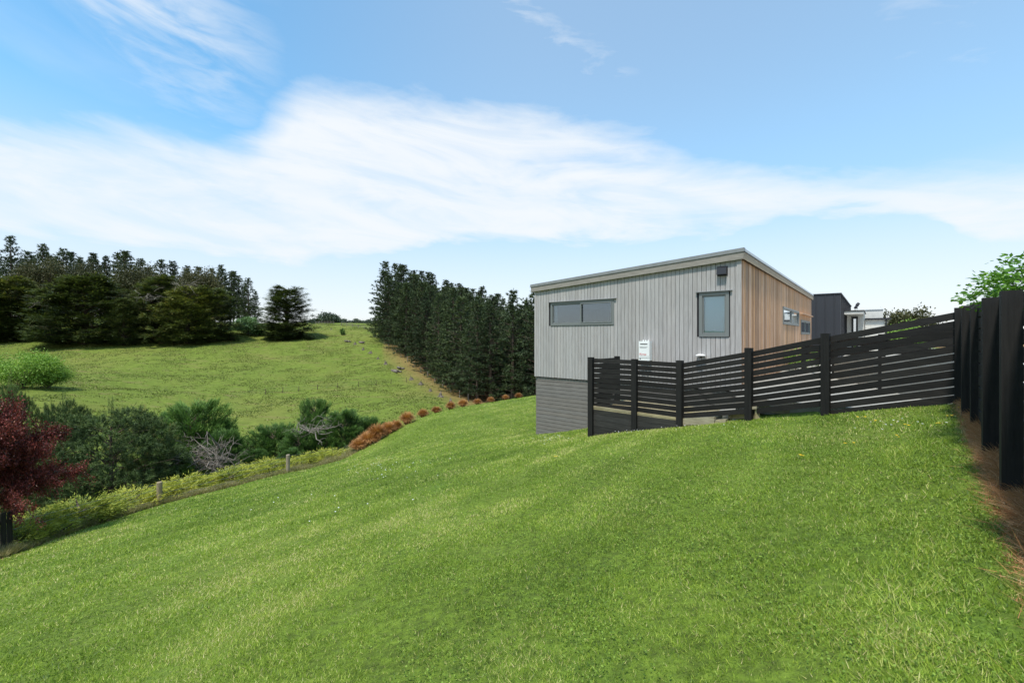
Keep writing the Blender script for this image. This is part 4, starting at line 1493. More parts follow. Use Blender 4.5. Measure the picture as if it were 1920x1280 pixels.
def make_maroon(seed, h=3.1, rad=2.0):
    """arching limbs set with side twigs, leaves along every twig"""
    r = np.random.default_rng(seed); tr = MB(); V, T = [], []
    tr.tube([(0, 0, -.3), (.03, 0, .5), (-.05, 0, 1.2)], [.08, .06, .045], 7)
    for k in range(92):
        a = r.uniform(0, 6.283); el = r.uniform(-.02, 1.4); L = r.uniform(1.1, 2.15) * (1 + .12 * math.sin(3 * a))
        d = np.array([math.cos(a) * math.cos(el), math.sin(a) * math.cos(el), math.sin(el)])
        b0 = np.array([0, 0, r.uniform(.75, 1.6)])
        pts = [b0 + d * L * t * (rad / 2.0) + np.array([0, 0, .28 * L * (t - 1.25 * t * t)]) + r.normal(0, .035, 3) * (t > 0) for t in np.linspace(0, 1, 6)]
        tr.tube([tuple(p) for p in pts], [.022, .018, .014, .010, .007, .003], 4, cap=False)
        for j in range(15):
            t = r.uniform(.22, 1.0); i = min(4, int(t * 5)); p = pts[i] + (pts[i + 1] - pts[i]) * (t * 5 - i)
            td = norm(d + r.normal(0, .75, 3)); tl = r.uniform(.18, .48)
            tr.tube([tuple(p), tuple(p + td * tl * .5 + [0, 0, .02]), tuple(p + td * tl)], [.006, .004, .002], 3, cap=False)
            m_ = 88; tt = r.uniform(.1, 1.15, m_)
            pos = p + td * (tt * tl)[:, None] + r.normal(0, .06, (m_, 3))
            V.append(diamonds(pos, norm(td * .6 + r.normal(0, .8, (m_, 3))), r.uniform(.04, .075, m_), r.uniform(.022, .042, m_), flat=.2))
            T.append(np.clip(r.normal(.42, .14) + r.normal(0, .17, m_), 0, 1))
    return tr, np.concatenate(V), np.concatenate(T), M_MAROON


def plant(gen, name, label, cat, loc, rz=0, group=None, scale=(1, 1, 1), trunk='trunk', crown='crown', bark=M_BARK):
    tr, V, T, m = gen
    o = thing(name, label, cat, loc, rz, group)
    tr.obj(trunk, bark, o)
    mesh_np(crown, V, T, m, o)
    o.scale = scale
    return o


def again(src, label, loc, rz, scale, group=None):
    c = copy_tree(src)
    c.location = loc; c.rotation_euler = (0, 0, rz); c.scale = scale
    c['label'] = label
    if group: c['group'] = group
    return c


# ---- plantation on the right of the hill
protos = []
GP = 'pines of the dark plantation on the right slope'
for k in range(7):
    protos.append(make_pine(100 + k, 22, 3.7 + .45 * (k % 3), (.03, .14, .05, .2, .08, .17, .05)[k], 1.15))
first = [None] * 7
rows = 9
cnt = 0
rr_ = random.Random(5)
lens = [0]
for a, b in zip(PL[:-1], PL[1:]): lens.append(lens[-1] + (b - a).length)


def along(d):
    for i in range(len(PL) - 1):
        if d <= lens[i + 1] or i == len(PL) - 2:
            t = (d - lens[i]) / (lens[i + 1] - lens[i]); return PL[i].lerp(PL[i + 1], t), (PL[i + 1] - PL[i]).normalized()


for row in range(rows):
    d = rr_.uniform(0, 2) - (0 if row == 0 else 0)
    while d < lens[-1]:
        p, tdir = along(d)
        nb = Vector((-tdir.y, tdir.x, 0)); nb = -nb if nb.x < 0 else nb
        off = Vector((.62, .78, 0)) * (row * 4.6) 
        q = p + off + Vector((rr_.uniform(-1.1, 1.1), rr_.uniform(-1.1, 1.1), 0))
        d += 4.4 + rr_.uniform(-1.2, 1.8) + row * .12
        px = 960 + 800 * q.x / q.y
        if px > 1075: continue
        k = rr_.randrange(7)
        sc_ = rr_.choice([.80, .9, .96, 1.0, 1.04, 1.12]) + rr_.uniform(-.03, .03)
        if row == 0: k = rr_.choice([0, 2, 4, 6])
        tt_ = d / lens[-1]
        sc_ *= 1.07 - .22 * min(1, tt_ * 1.15)
        if row > 3: sc_ *= .97
        loc = (q.x, q.y, float(zt(q.x, q.y)) - .3)
        sh = rr_.uniform(1.05, 1.5)
        lab = 'tall dark plantation pine standing close among its neighbours on the right slope'
        if row == 0 and cnt < 22: lab = '%s pine from the uphill end in the front row of the plantation' % ORD[cnt]
        if cnt == 0: lab = 'outermost dark plantation pine with open branches at the uphill left end of the wood'
        if first[k] is None:
            first[k] = plant(protos[k], 'pine_tree', lab, 'tree', loc, rr_.uniform(0, 6), GP, (sc_ * sh, sc_ * sh, sc_))
        else:
            again(first[k], lab, loc, rr_.uniform(0, 6), (sc_ * sh, sc_ * sh, sc_), GP)
        cnt += 1
print('plantation pines', cnt)

# ---- wood on the left
ZG = lambda px, Y: grd(px, Y)
GL = 'pines along the ridge behind the cypresses'
ridge = [(-75, 470, 168), (-30, 450, 166), (22, 443, 165), (48, 470, 172), (80, 457, 168), (100, 480, 175), (120, 466, 165), (150, 482, 172), (172, 474, 168), (200, 480, 172), (233, 470, 162), (262, 484, 172),
         (300, 486, 166), (325, 489, 168), (350, 498, 170), (372, 500, 176), (398, 503, 170), (415, 496, 168), (432, 508, 170), (447, 516, 173), (466, 520, 168), (478, 545, 172)]
for i, (px, py, Y) in enumerate(ridge):
    g = grd(px, Y); topz = Y * (630 - py) / 800
    h_ = topz - g.z; s_ = h_ / 22
    k = (i * 3) % 7
    w_ = min(s_, 1.25) * rr_.uniform(1.05, 1.35)
    lab = '%s dark ridge pine from the left edge of the ridge wood' % ORD[i]
    if i == 2: lab = 'tallest ridge pine with forked dark top near the left edge of the photo'
    if i == 10: lab = 'tall narrow dark pine rising above the middle of the left wood'
    if i == 20: lab = 'last tall pine at the right end of the left wood'
    if i == 21: lab = 'lowest small pine at the right foot of the left wood'
    again(first[k], lab, g - Vector((0, 0, .3)), i * 1.7, (w_, w_, s_), GL)
# fill row so the ridge wood is solid
for i in range(26):
    px = -90 + i * 22; Y = 182 + rr_.uniform(-4, 4)
    g = grd(px, Y); s_ = rr_.uniform(.95, 1.15) * (1.25 if px < 250 else .98)
    if px > 440: s_ *= .8
    again(first[i % 7], 'background pine filling the ridge wood behind the taller pines', g, i * 2.1, (s_ * 1.1, s_ * 1.1, s_), 'background pines of the ridge wood')
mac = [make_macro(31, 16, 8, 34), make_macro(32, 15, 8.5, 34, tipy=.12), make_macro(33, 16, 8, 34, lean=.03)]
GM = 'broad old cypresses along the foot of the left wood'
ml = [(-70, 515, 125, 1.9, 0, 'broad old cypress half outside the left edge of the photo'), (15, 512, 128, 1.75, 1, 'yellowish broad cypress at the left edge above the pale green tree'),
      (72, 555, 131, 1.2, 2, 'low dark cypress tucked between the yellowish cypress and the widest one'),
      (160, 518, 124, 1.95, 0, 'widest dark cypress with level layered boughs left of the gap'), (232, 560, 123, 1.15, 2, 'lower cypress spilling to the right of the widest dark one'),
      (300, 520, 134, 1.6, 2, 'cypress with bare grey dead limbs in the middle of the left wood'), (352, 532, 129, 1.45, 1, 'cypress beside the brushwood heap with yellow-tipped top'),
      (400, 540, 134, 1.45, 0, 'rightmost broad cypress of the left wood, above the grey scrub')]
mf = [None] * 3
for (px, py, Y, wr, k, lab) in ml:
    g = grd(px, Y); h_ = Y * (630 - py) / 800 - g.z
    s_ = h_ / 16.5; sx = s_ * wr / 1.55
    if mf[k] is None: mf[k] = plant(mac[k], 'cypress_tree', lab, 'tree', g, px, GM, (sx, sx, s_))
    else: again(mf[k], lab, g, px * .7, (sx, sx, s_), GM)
# lone cypress
lone = make_macro(41, 18, 8.2, 48, low=.0)
g = grd(537, 146); h_ = 146 * (630 - 538) / 800 - g.z
plant(lone, 'cypress_tree', 'solitary dark cypress standing on the grass ridge right of the left wood', 'tree', g, 1.0, None, (h_ / 18.6 * 1.08, h_ / 18.6 * 1.08, h_ / 18.6))
# olive rounded trees between
ol = make_broad(51, 16, 5.5, 420, .42, M_OLIVE, per=60, cl=.75, trunk_r=.3)
of = None
for (px, py, Y, r_, lab) in ((78, 478, 150, 1.1, 'brownish olive round-topped tree in front of the second ridge pine'), (158, 486, 152, 1.0, 'brownish olive tree between two dark pines left of centre of the wood'),
                             (262, 492, 150, 1.25, 'widest brownish olive tree above the dead limbs'), (375, 500, 152, 1.15, 'rounded olive tree at the right part of the left wood'),
                             (290, 510, 145, 1.0, 'low tan tree crown behind the cypress with dead limbs')):
    g = grd(px, Y); h_ = Y * (630 - py) / 800 - g.z; s_ = h_ / 16
    if of is None: of = plant(ol, 'round_tree', lab, 'tree', g, 0, 'olive trees mixed among the pines', (r_ * 1.05, r_ * 1.05, s_))
    else: again(of, lab, g, px, (r_ * 1.05, r_ * 1.05, s_), 'olive trees mixed among the pines')


def deadlimbs(n, L, spread, seed, thick=.03, curve=.3, droop=0.0, fork=3):
    r = random.Random(seed); mb = MB()
    for k in range(n):
        a = Vector((r.uniform(-1, 1) * spread[0], r.uniform(-1, 1) * spread[1], abs(r.gauss(0, .5)) * spread[2]))
        d = Vector((r.gauss(0, 1), r.gauss(0, .8), r.gauss(.15 - droop, .45))).normalized() * L * r.uniform(.5, 1.2)
        m_ = a + d * .5 + Vector((r.gauss(0, 1), r.gauss(0, 1), r.gauss(0, 1))) * L * curve * .3
        e = a + d
        t_ = thick * r.uniform(.5, 1.5)
        mb.tube([a, m_, e], [t_, t_ * .7, t_ * .25], 5, cap=True)
        for q in range(fork):
            s_ = m_.lerp(e, r.uniform(0, .8)); dd = (d.normalized() + Vector((r.gauss(0, .6), r.gauss(0, .6), r.gauss(0, .6)))).normalized() * L * r.uniform(.2, .45)
            mb.tube([s_, s_ + dd * .5 + Vector((0, 0, .04 * L)), s_ + dd], [t_ * .45, t_ * .3, t_ * .1], 4, cap=False)
    return mb


for (px, py, Y, w, lab) in ((283, 560, 124, 3.2, 'bare grey dead boughs hanging out of the cypress in the middle of the left wood'), (78, 572, 121, 2.2, 'bare grey dead boughs between the two left cypresses'), (345, 538, 124, 2.2, 'bare grey dead boughs near the top of the right-hand cypresses')):
    o = deadlimbs(22, 3.0, (w, 1.0, 1.8), px, .05, droop=.2).obj('dead_boughs', M_DEAD); o.location = P(px, py, Y - 4)
    tag(o, lab, 'dead branches')
q = hit(316, 641, 60)
o = deadlimbs(46, 3.0, (2.6, 1.2, 1.0), 77, .11, fork=2).obj('brushwood_heap', M_RUSTWOOD); o.location = q
tag(o, 'orange-brown heap of cut branches on the grass below the cypresses', 'branch heap')
q = hit(400, 634, 60)
o = deadlimbs(40, 2.2, (4.0, 1.0, .9), 78, .035, fork=3).obj('dead_scrub', M_DEAD); o.location = q
tag(o, 'grey dead scrub under the rightmost broad cypress', 'scrub')
g = grd(465, 150)
bush = make_broad(61, 5.6, 4.0, 130, .55, M_GREYB, per=50, cl=.45, zlow=.05)
plant(bush, 'round_bush', 'round glossy grey-green bush beside the lone cypress', 'bush', hit(466, 627, 60), 0, None, (.98, .98, .98))
plant(make_broad(62, 4.0, 2.2, 60, .5, M_CYP, per=46, cl=.4, zlow=.05), 'round_bush', 'small dark green bush between the glossy bush and the lone cypress', 'bush', hit(488, 629, 60))

# pale green tree on the left of the hill
q = hit(45, 728, 45)
lime = make_broad(63, 5.6, 3.8, 230, .24, M_LIME, per=52, cl=.60, zlow=.12, trunk_r=.12)
lo_ = plant(lime, 'spring_tree', 'bright pale green leafy tree on the lower hillside at the left edge', 'tree', q - Vector((0, 0, .4)), 0, 'pale green trees low on the left hillside', (q.y / 62,) * 3)
q2 = hit(90, 728, 45)
again(lo_, 'smaller bright green tree joined to the right of the pale green one', q2 - Vector((0, 0, .3)), 2.0, (.72 * q.y / 62,) * 3, 'pale green trees low on the left hillside')
q3 = hit(-40, 728, 45)
again(lo_, 'bright green tree crown cut off by the left edge of the photo', q3, 4.0, (q.y / 62,) * 3, 'pale green trees low on the left hillside')

# far tree line beyond the ridge
fr_ = make_broad(71, 10, 5.0, 60, 1.0, M_FAR, per=34, cl=.9, zlow=.1, trunk_r=.25)
ff = None
far = [(583, 600, 300), (590, 596, 310), (597, 597, 300), (604, 598, 320), (611, 588, 300), (617, 585, 296), (623, 590, 305), (630, 598, 315), (637, 600, 310), (645, 597, 320), (652, 602, 320), (660, 600, 325), (668, 597, 320), (676, 600, 330), (684, 602, 330), (691, 598, 320), (698, 601, 325), (706, 599, 325), (712, 603, 330), (574, 600, 310), (566, 602, 310)]
for i, (px, py, Y) in enumerate(far):
    gz_ = Y * (630 - 610) / 800 - 1.0
    h_ = Y * (630 - py) / 800 - gz_; s_ = h_ / 10
    lab = '%s distant grey-green skyline tree counting right from the lone cypress' % ORD[i]
    if i == 5: lab = 'tallest distant skyline tree with open crown right of the lone cypress'
    loc = (Y * (px - 960) / 800, Y, gz_ if True else 0)
    if ff is None: ff = plant(fr_, 'distant_tree', lab, 'tree', loc, 0, 'distant trees on the skyline', (s_ * 1.15,) * 2 + (s_,))
    else: again(ff, lab, loc, i, (s_ * 1.15, s_ * 1.15, s_), 'distant trees on the skyline')

# tree beyond the neighbour's house
dt = make_broad(81, 5, 3.2, 150, .26, M_OLIVE, per=56, cl=.36, zlow=.1, trunk_r=.12)
q = P(1692, 612, 42)
plant(dt, 'garden_tree', 'dark olive tree showing over the fence right of the pale wing', 'tree', (q.x, q.y, -2.2), 0, None, (.78, .78, 1.02))
plant(make_broad(82, 4, 2.0, 80, .2, M_LIME, per=50, cl=.3, zlow=.1), 'garden_bush', 'light green bush below the olive tree over the fence', 'bush', (P(1688, 0, 36).x, 36, -2.0), 0, None, (1, 1, .83))

# garden plants seen through the slats behind bay four
for i, (px, Y) in enumerate(((1492, 16), (1512, 16.5), (1534, 17))):
    if i == 0: gb = plant(make_broad(83, .8, .45, 26, .07, M_LIME, per=34, cl=.1, zlow=.1, trunk_r=.02), 'garden_plant', 'low green plant by the cedar wall seen through the slats, nearest the house corner', 'plant', (P(px, 0, Y).x, Y, -1.3), 0, 'low plants by the cedar wall')
    else: again(gb, 'low green plant by the cedar wall seen through the slats, %s' % ('middle of three' if i == 1 else 'farthest of three'), (P(px, 0, Y).x, Y, -1.3), i, (1, 1, 1), 'low plants by the cedar wall')

# ---- shrubs in the gully
yp = make_youngpine(11, h=6.2)
q = grd(208, 18.8); ztop_ = -(762 - 630) / 800 * 18.8; h_ = ztop_ - q.z
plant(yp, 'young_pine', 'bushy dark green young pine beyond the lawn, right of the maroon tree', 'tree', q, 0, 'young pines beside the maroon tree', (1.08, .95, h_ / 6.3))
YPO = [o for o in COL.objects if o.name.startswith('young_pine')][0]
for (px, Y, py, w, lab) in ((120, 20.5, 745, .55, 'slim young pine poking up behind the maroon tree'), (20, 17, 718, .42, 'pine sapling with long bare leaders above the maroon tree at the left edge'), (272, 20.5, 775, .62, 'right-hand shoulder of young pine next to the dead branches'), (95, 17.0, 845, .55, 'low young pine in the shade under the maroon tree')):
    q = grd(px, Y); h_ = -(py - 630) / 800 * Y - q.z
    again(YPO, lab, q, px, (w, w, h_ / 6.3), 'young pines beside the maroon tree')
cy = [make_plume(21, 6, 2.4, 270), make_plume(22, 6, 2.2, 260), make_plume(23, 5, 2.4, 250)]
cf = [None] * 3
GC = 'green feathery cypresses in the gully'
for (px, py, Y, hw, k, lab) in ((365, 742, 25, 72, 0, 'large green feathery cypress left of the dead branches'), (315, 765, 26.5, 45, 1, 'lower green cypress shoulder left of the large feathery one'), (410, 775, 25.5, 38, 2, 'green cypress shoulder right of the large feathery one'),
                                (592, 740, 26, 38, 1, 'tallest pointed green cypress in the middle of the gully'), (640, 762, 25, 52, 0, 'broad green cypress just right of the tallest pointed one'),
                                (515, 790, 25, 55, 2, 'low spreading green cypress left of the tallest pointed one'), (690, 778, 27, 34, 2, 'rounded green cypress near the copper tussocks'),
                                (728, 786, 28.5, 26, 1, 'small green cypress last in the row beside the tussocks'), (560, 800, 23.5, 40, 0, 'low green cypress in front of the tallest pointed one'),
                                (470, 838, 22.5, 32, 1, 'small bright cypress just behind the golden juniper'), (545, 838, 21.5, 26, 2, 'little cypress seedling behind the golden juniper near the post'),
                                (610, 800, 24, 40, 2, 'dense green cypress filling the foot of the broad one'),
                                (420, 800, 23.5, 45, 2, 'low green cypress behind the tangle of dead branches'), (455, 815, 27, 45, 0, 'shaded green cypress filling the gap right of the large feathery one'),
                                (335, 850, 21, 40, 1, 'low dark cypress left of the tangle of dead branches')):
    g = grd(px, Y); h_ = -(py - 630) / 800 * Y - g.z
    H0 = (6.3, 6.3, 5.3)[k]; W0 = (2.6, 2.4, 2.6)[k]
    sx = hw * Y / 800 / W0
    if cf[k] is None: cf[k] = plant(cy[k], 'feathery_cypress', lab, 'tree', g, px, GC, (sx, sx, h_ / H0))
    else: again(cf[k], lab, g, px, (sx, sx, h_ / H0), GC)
# dead branch tangle
o = deadlimbs(85, 1.25, (1.15, .5, .8), 5, .022, curve=.7, fork=4).obj('dead_branches', M_DEAD); o.location = P(388, 874, 21.5)
tag(o, 'tangled heap of bare grey dead branches between the young pine and the cypresses', 'dead branches')
o = deadlimbs(26, 1.1, (.7, .4, .5), 6, .022, curve=.5, fork=3).obj('dead_branches', M_DEAD); o.location = P(577, 815, 23)
tag(o, 'small fan of bare dead stems inside the low cypresses', 'dead branches')

# maroon tree
mr = make_maroon(91)
q = grd(-8, 9.9)
mo = plant(mr, 'maroon_tree', 'small tree with dense dark maroon leaves over the black palings at the left edge', 'tree', (q.x, q.y, q.z + .42), .6, None, (.62, .66, 1.0), bark=M_DEAD)

# ---- golden junipers, wire fence, dry grass along the rim
jn = [make_plume(k, .75, .95, 60, M_JUN, .5, 2.6, per=120) for k in (201, 202, 203)]
jf = [None] * 3
edgepx = [(20, 9.3), (60, 9.9), (105, 10.6), (150, 11.3), (200, 12.2), (250, 13.2), (315, 14.6), (350, 15.1), (390, 15.7), (430, 16.2), (470, 16.9), (510, 17.5), (555, 18.3), (595, 18.9), (625, 19.3)]
for i, (px, Y) in enumerate(edgepx):
    Yb = Y + .75 + (i % 3) * .12
    g = grd(px, Yb)
    s_ = (.85, 1.0, .92, 1.1)[i % 4]
    lab = '%s low golden-yellow juniper from the left in the row by the wire fence' % ORD[i]
    if i == 14: lab = 'low golden-yellow juniper at the far right end of the row near the copper tussocks'
    k = i % 3
    zs = s_ * .95
    if jf[k] is None: jf[k] = plant(jn[k], 'golden_juniper', lab, 'shrub', g, px, 'golden junipers along the lawn edge', (s_ * .95, s_ * .95, zs), trunk='stem', crown='foliage')
    else: again(jf[k], lab, g, px, (s_ * .95, s_ * .95, zs), 'golden junipers along the lawn edge')

wf = thing('wire_fence', 'post and wire farm fence along the lower edge of the lawn', 'fence', (0, 0, 0))
wp = []
for (px, py, Y, ht) in ((-60, 1000, 8.9, .72), (79, 975, 10.6, .6), (299, 944.5, 14.3, .74), (540, 885, 17.9, .74), (640, 848, 20.6, .6), (720, 815, 23.4, .5)):
    b0 = P(px, 630, Y); gz_ = float(zt(b0.x, b0.y))
    if px in (299, 540):
        gz_ = -(py - 630) / 800 * Y
        s = MB(); s.tube([(b0.x, b0.y, gz_ - .4), (b0.x, b0.y, gz_ + ht - .02), (b0.x, b0.y, gz_ + ht)], [.082, .078, .068], 10); s.obj('post', M_POSTG, wf)
    wp.append(Vector((b0.x, b0.y + .1, gz_)))
for k in range(4):
    s = MB()
    s.tube([p + Vector((0, 0, .16 + k * .17)) for p in wp], .005, 4); s.obj('wire', M_GREYP, wf)

# black palings at the very left, below the maroon tree
pf = thing('paling_fence', 'black vertical paling fence at the left edge below the maroon tree', 'fence', grd(5, 8.9))
pa_, pb_ = Vector((-10.95, 9.3, 0)), Vector((-10.75, 6.2, 0))
for k in range(26):
    q = pa_.lerp(pb_, k / 25); gz_ = float(zt(q.x, q.y))
    s = MB(); s.box((0, 0, 0), (.022, .098, .98), Matrix.Translation(Vector((q.x, q.y, gz_ + .47 + random.uniform(-.01, .01))) - pf.location) @ Matrix.Rotation(.065, 4, 'Z'))
    s.obj('paling', M_BLACKP, pf)
for hz_ in (.2, .75):
    s = MB(); s.beam(pa_ + Vector((-.035, 0, float(zt(pa_.x, pa_.y)) + hz_)) - pf.location, pb_ + Vector((-.035, 0, float(zt(pb_.x, pb_.y)) + hz_)) - pf.location, .04, .08); s.obj('rail', M_BLACK, pf)

# copper tussocks
def make_tussock(seed, n=1500):
    r = np.random.default_rng(seed)
    a = r.uniform(0, 6.283, n); t = r.uniform(.15, 1.0, n)
    base = np.stack([np.cos(a) * .12 * t, np.sin(a) * .12 * t, np.zeros(n)], 1)
    d1 = norm(np.stack([np.cos(a) * t * .75, np.sin(a) * t * .75, np.full(n, 1.0)], 1)); l1 = r.uniform(.34, .52, n)[:, None]
    mid = base + d1 * l1
    d2 = norm(np.stack([np.cos(a) * (.35 + t * .8), np.sin(a) * (.35 + t * .8), .9 - t * 1.1], 1) + r.normal(0, .22, (n, 3)))
    w = .012
    s = np.stack([-np.sin(a), np.cos(a), np.zeros(n)], 1) * w
    q1 = np.stack([base - s, base + s, mid + s, mid - s], 1)
    tip = mid + d2 * r.uniform(.18, .34, (n, 1))
    q2 = np.stack([mid - s, mid + s, tip + s * .3, tip - s * .3], 1)
    tn = np.clip(r.normal(.5, .18, n), 0, 1)
    return np.concatenate([q1, q2]), np.concatenate([tn, np.clip(tn + .15, 0, 1)])


tus = [(972, 745, 14), (948, 748, 13), (920, 752, 14), (895, 756, 16), (868, 761, 20), (845, 765, 19), (818, 771, 19), (793, 776, 21), (763, 791, 28), (742, 799, 26), (727, 807, 30), (706, 817, 36), (690, 826, 36), (672, 834, 30)]
tf = None
for i, (px, py, w) in enumerate(tus):
    Y = float(np.interp(px, [640, 700, 760, 800, 880, 990], [19.5, 21, 23, 25, 28, 34])) + .15
    g = grd(px, Y)
    V, T = make_tussock(300 + i % 3) if i < 3 else (None, None)
    s_ = w * Y / 800 / 1.04
    lab = '%s copper-brown tussock from the house along the lawn rim' % ORD[i]
    if i == 11: lab = 'largest shaggy copper tussock near the low end of the rim row'
    if i < 3:
        o = thing('tussock', lab, 'tussock', g, i, 'copper tussocks along the lawn rim')
        mesh_np('leaves', V, T, M_TUSS, o); o.scale = (s_, s_, s_ * 1.2)
        tf = (tf or []) + [o]
    else:
        again(tf[i % 3], lab, g - Vector((0, 0, .03)), i, (s_, s_, s_ * (1.1 + .1 * (i % 3))), 'copper tussocks along the lawn rim')

# creeper above the right fence
cr = make_broad(95, .72, .50, 130, .058, M_CREEP, per=24, cl=.075, zlow=.0, trunk_r=.012)
q = P(1938, 575, 3.9)
plant(cr, 'leafy_creeper', 'bright green leafy climber spilling over the top of the right boundary fence', 'climber', (q.x + .1, q.y, q.z - .06), 0, None, (.95, .95, .66), trunk='stems', crown='leaves')

# ------------------------------------------------------------------ things on the far hillside
M_STUMP, _t, _b = mat('old_stump_wood', (.2, .17, .14), .95, .1)
_g = noise(_t, coords(_t), 3, 5)
_t.links.new(ramp(_t, _g, [(.3, (.07, .055, .045)), (.7, (.25, .215, .18))]), _b.inputs['Base Color'])
GS = 'old stumps across the hillside'
def stump_mesh(seed):
    r = random.Random(seed); mb = MB()
    mb.tube([(0, 0, -.3), (0, 0, .25), (.05, 0, .8)], [.65, .42, .36], 9)
    for k in range(7):
        a = r.uniform(0, 6.28); L = r.uniform(.7, 1.2)
        mb.tube([(0, 0, .35), (math.cos(a) * L * .5, math.sin(a) * L * .5, .2), (math.cos(a) * L, math.sin(a) * L, -.1)], [.2, .14, .05], 5)
    for k in range(3):
        a = r.uniform(0, 6.28)
        mb.tube([(0, 0, .6), (math.cos(a) * .25, math.sin(a) * .25, r.uniform(1.0, 1.35))], [.14, .04], 5)
    return mb


sp = [(621, 618), (666, 646), (681, 656), (695, 662), (709, 673), (723, 683), (771, 712), (789, 721), (807, 733), (826, 744), (845, 756)]
sm = None
for i, (px, py) in enumerate(sp):
    q = hit(px, py, 60)
    lab = '%s weathered grey stump from the top of the line down the hill' % ORD[i]
    if sm is None:
        sm = stump_mesh(3).obj('tree_stump', M_STUMP); o = sm; tag(o, lab, 'stump', GS)
    else:
        o = sm.copy(); COL.objects.link(o); o['label'] = lab
    o.location = q; o.rotation_euler = (0, 0, i * 1.1); o.scale = (.62 + .22 * ((i * 5) % 4) / 2, .6 + .2 * (i % 2), .55 + .3 * ((i * 3) % 4) / 3)
for (px, py, w, lab) in ((655, 641, 2.2, 'long fallen grey log near the top of the stump line'), (680, 643, 2.4, 'grey heap of old logs right of the top stumps'), (745, 697, 2.6, 'long dark fallen log in the middle of the stump line'), (753, 691, 1.8, 'short grey log heap above the dark fallen log')):
    q = hit(px, py, 60)
    mb = MB(); r = random.Random(px)
    for k in range(5):
        a = Vector((r.uniform(-.4, .4) - w * .5, r.uniform(-.6, .6), .15 + .2 * (k % 2))); mb.tube([a, a + Vector((w * r.uniform(.6, 1), r.uniform(-1.2, -.2), 0))], [.26, .16], 6)
    o = mb.obj('fallen_log', M_STUMP); o.location = q; o.rotation_euler = (0, 0, -.3)
    tag(o, lab, 'log', 'fallen logs on the hillside')
o = plant(make_broad(97, 2.4, .9, 26, .3, M_CYP, per=36, cl=.25, zlow=0), 'hill_shrub', 'small dark green shrub at the top of the stump line', 'shrub', hit(643, 628, 60))
# pasture fence
hf = thing('pasture_fence', 'old post and wire fence crossing the pasture hillside', 'fence', (0, 0, 0))
hpts = [(420, 753), (460, 745), (498, 739), (530, 736), (560, 734), (595, 730.5), (633, 727), (672, 724.5), (705, 722.5), (733, 720), (762, 717)]
hq = [hit(px, py, 60) for px, py in hpts]
for q in hq[2:]:
    s = MB(); s.tube([q - Vector((0, 0, .3)), q + Vector((0.05, 0, 1.05))], .06, 6); s.obj('post', M_BARK, hf)
s = MB()
for k in (.4, .8, 1.1): s.tube([q + Vector((0, 0, k)) for q in hq], .015, 3)
o = s.obj('wires', M_GREYP, hf)
# gate and rails on the skyline
rg = thing('hill_gate', 'pale rail fence and gate on the skyline right of the lone cypress', 'gate', (0, 0, 0))
for (pa, ya, pb, yb) in ((592, 608, 626, 608), (640, 610, 706, 621)):
    qa, qb = hit(pa, ya, 100, 230), hit(pb, yb, 90, 230)
    n = 6
    for k in range(n + 1):
        q = qa.lerp(qb, k / n); q.z = float(zt(q.x, q.y)); s = MB(); s.tube([q - Vector((0, 0, .3)), q + Vector((0, 0, 1.3))], .11, 5); s.obj('post', M_DEAD, rg)
    for hgt in (.5, .85, 1.2):
        s = MB(); s.tube([Vector((q.x, q.y, float(zt(q.x, q.y)) + hgt)) for q in [qa.lerp(qb, k / n) for k in range(n + 1)]], .05, 4); s.obj('rail', M_DEAD, rg)
# posts along the wood
we = thing('wood_edge_fence', 'pale post fence along the foot of the plantation', 'fence', (0, 0, 0))
for k in range(16):
    d = 2 + k * (lens[6] - 4) / 15
    p, td = along(d); q = p + Vector((-1.8, -2.4, 0)); s = MB(); gz_ = float(zt(q.x, q.y))
    s.tube([(q.x, q.y, gz_ - .3), (q.x, q.y, gz_ + 1.4)], .10, 5); s.obj('post', M_DEAD, we)

# ------------------------------------------------------------------ ground cover (stuff)
def fov_pts(n, r0, r1, amin=-56, amax=56, seed=1, lim=None):
    r = np.random.default_rng(seed)
    th = np.radians(r.uniform(amin, amax, n)); rho = np.sqrt(r.uniform(r0 * r0, r1 * r1, n))
    return rho * np.sin(th), rho * np.cos(th), rho


def vnoise(X, Y, s, seed=0):
    r = np.random.default_rng(seed); G = r.uniform(0, 1, (64, 64))
    x, y = X / s + 1000, Y / s + 1000
    i, j = np.floor(x).astype(int), np.floor(y).astype(int)
    fx, fy = x - i, y - j; fx = fx * fx * (3 - 2 * fx); fy = fy * fy * (3 - 2 * fy)
    g = lambda a, b: G[a % 64, b % 64]
    return (g(i, j) * (1 - fx) + g(i + 1, j) * fx) * (1 - fy) + (g(i, j + 1) * (1 - fx) + g(i + 1, j + 1) * fx) * fy


def in_lawn(X, Y, rho):
    e = edge_at(X, Y)
    fd_ = fence_dist(X, Y)
    k = (rho < e) & (yard(X, Y) < .15)
    # house footprint
    du = (X - C0.x) * dF.x + (Y - C0.y) * dF.y; ds = (X - C0.x) * dS.x + (Y - C0.y) * dS.y
    k &= ~((ds > .0) & (du > -1) & (du < LF))
    # behind the low fence bays
    s3 = (X - A2.x) * abn.x + (Y - A2.y) * abn.y; s4 = (X - A2.x) * ab.x + (Y - A2.y) * ab.y
    k &= ~((s3 > .12) & (s4 > 0.0) & (s4 < 6) & (ds <= .0))
    return k


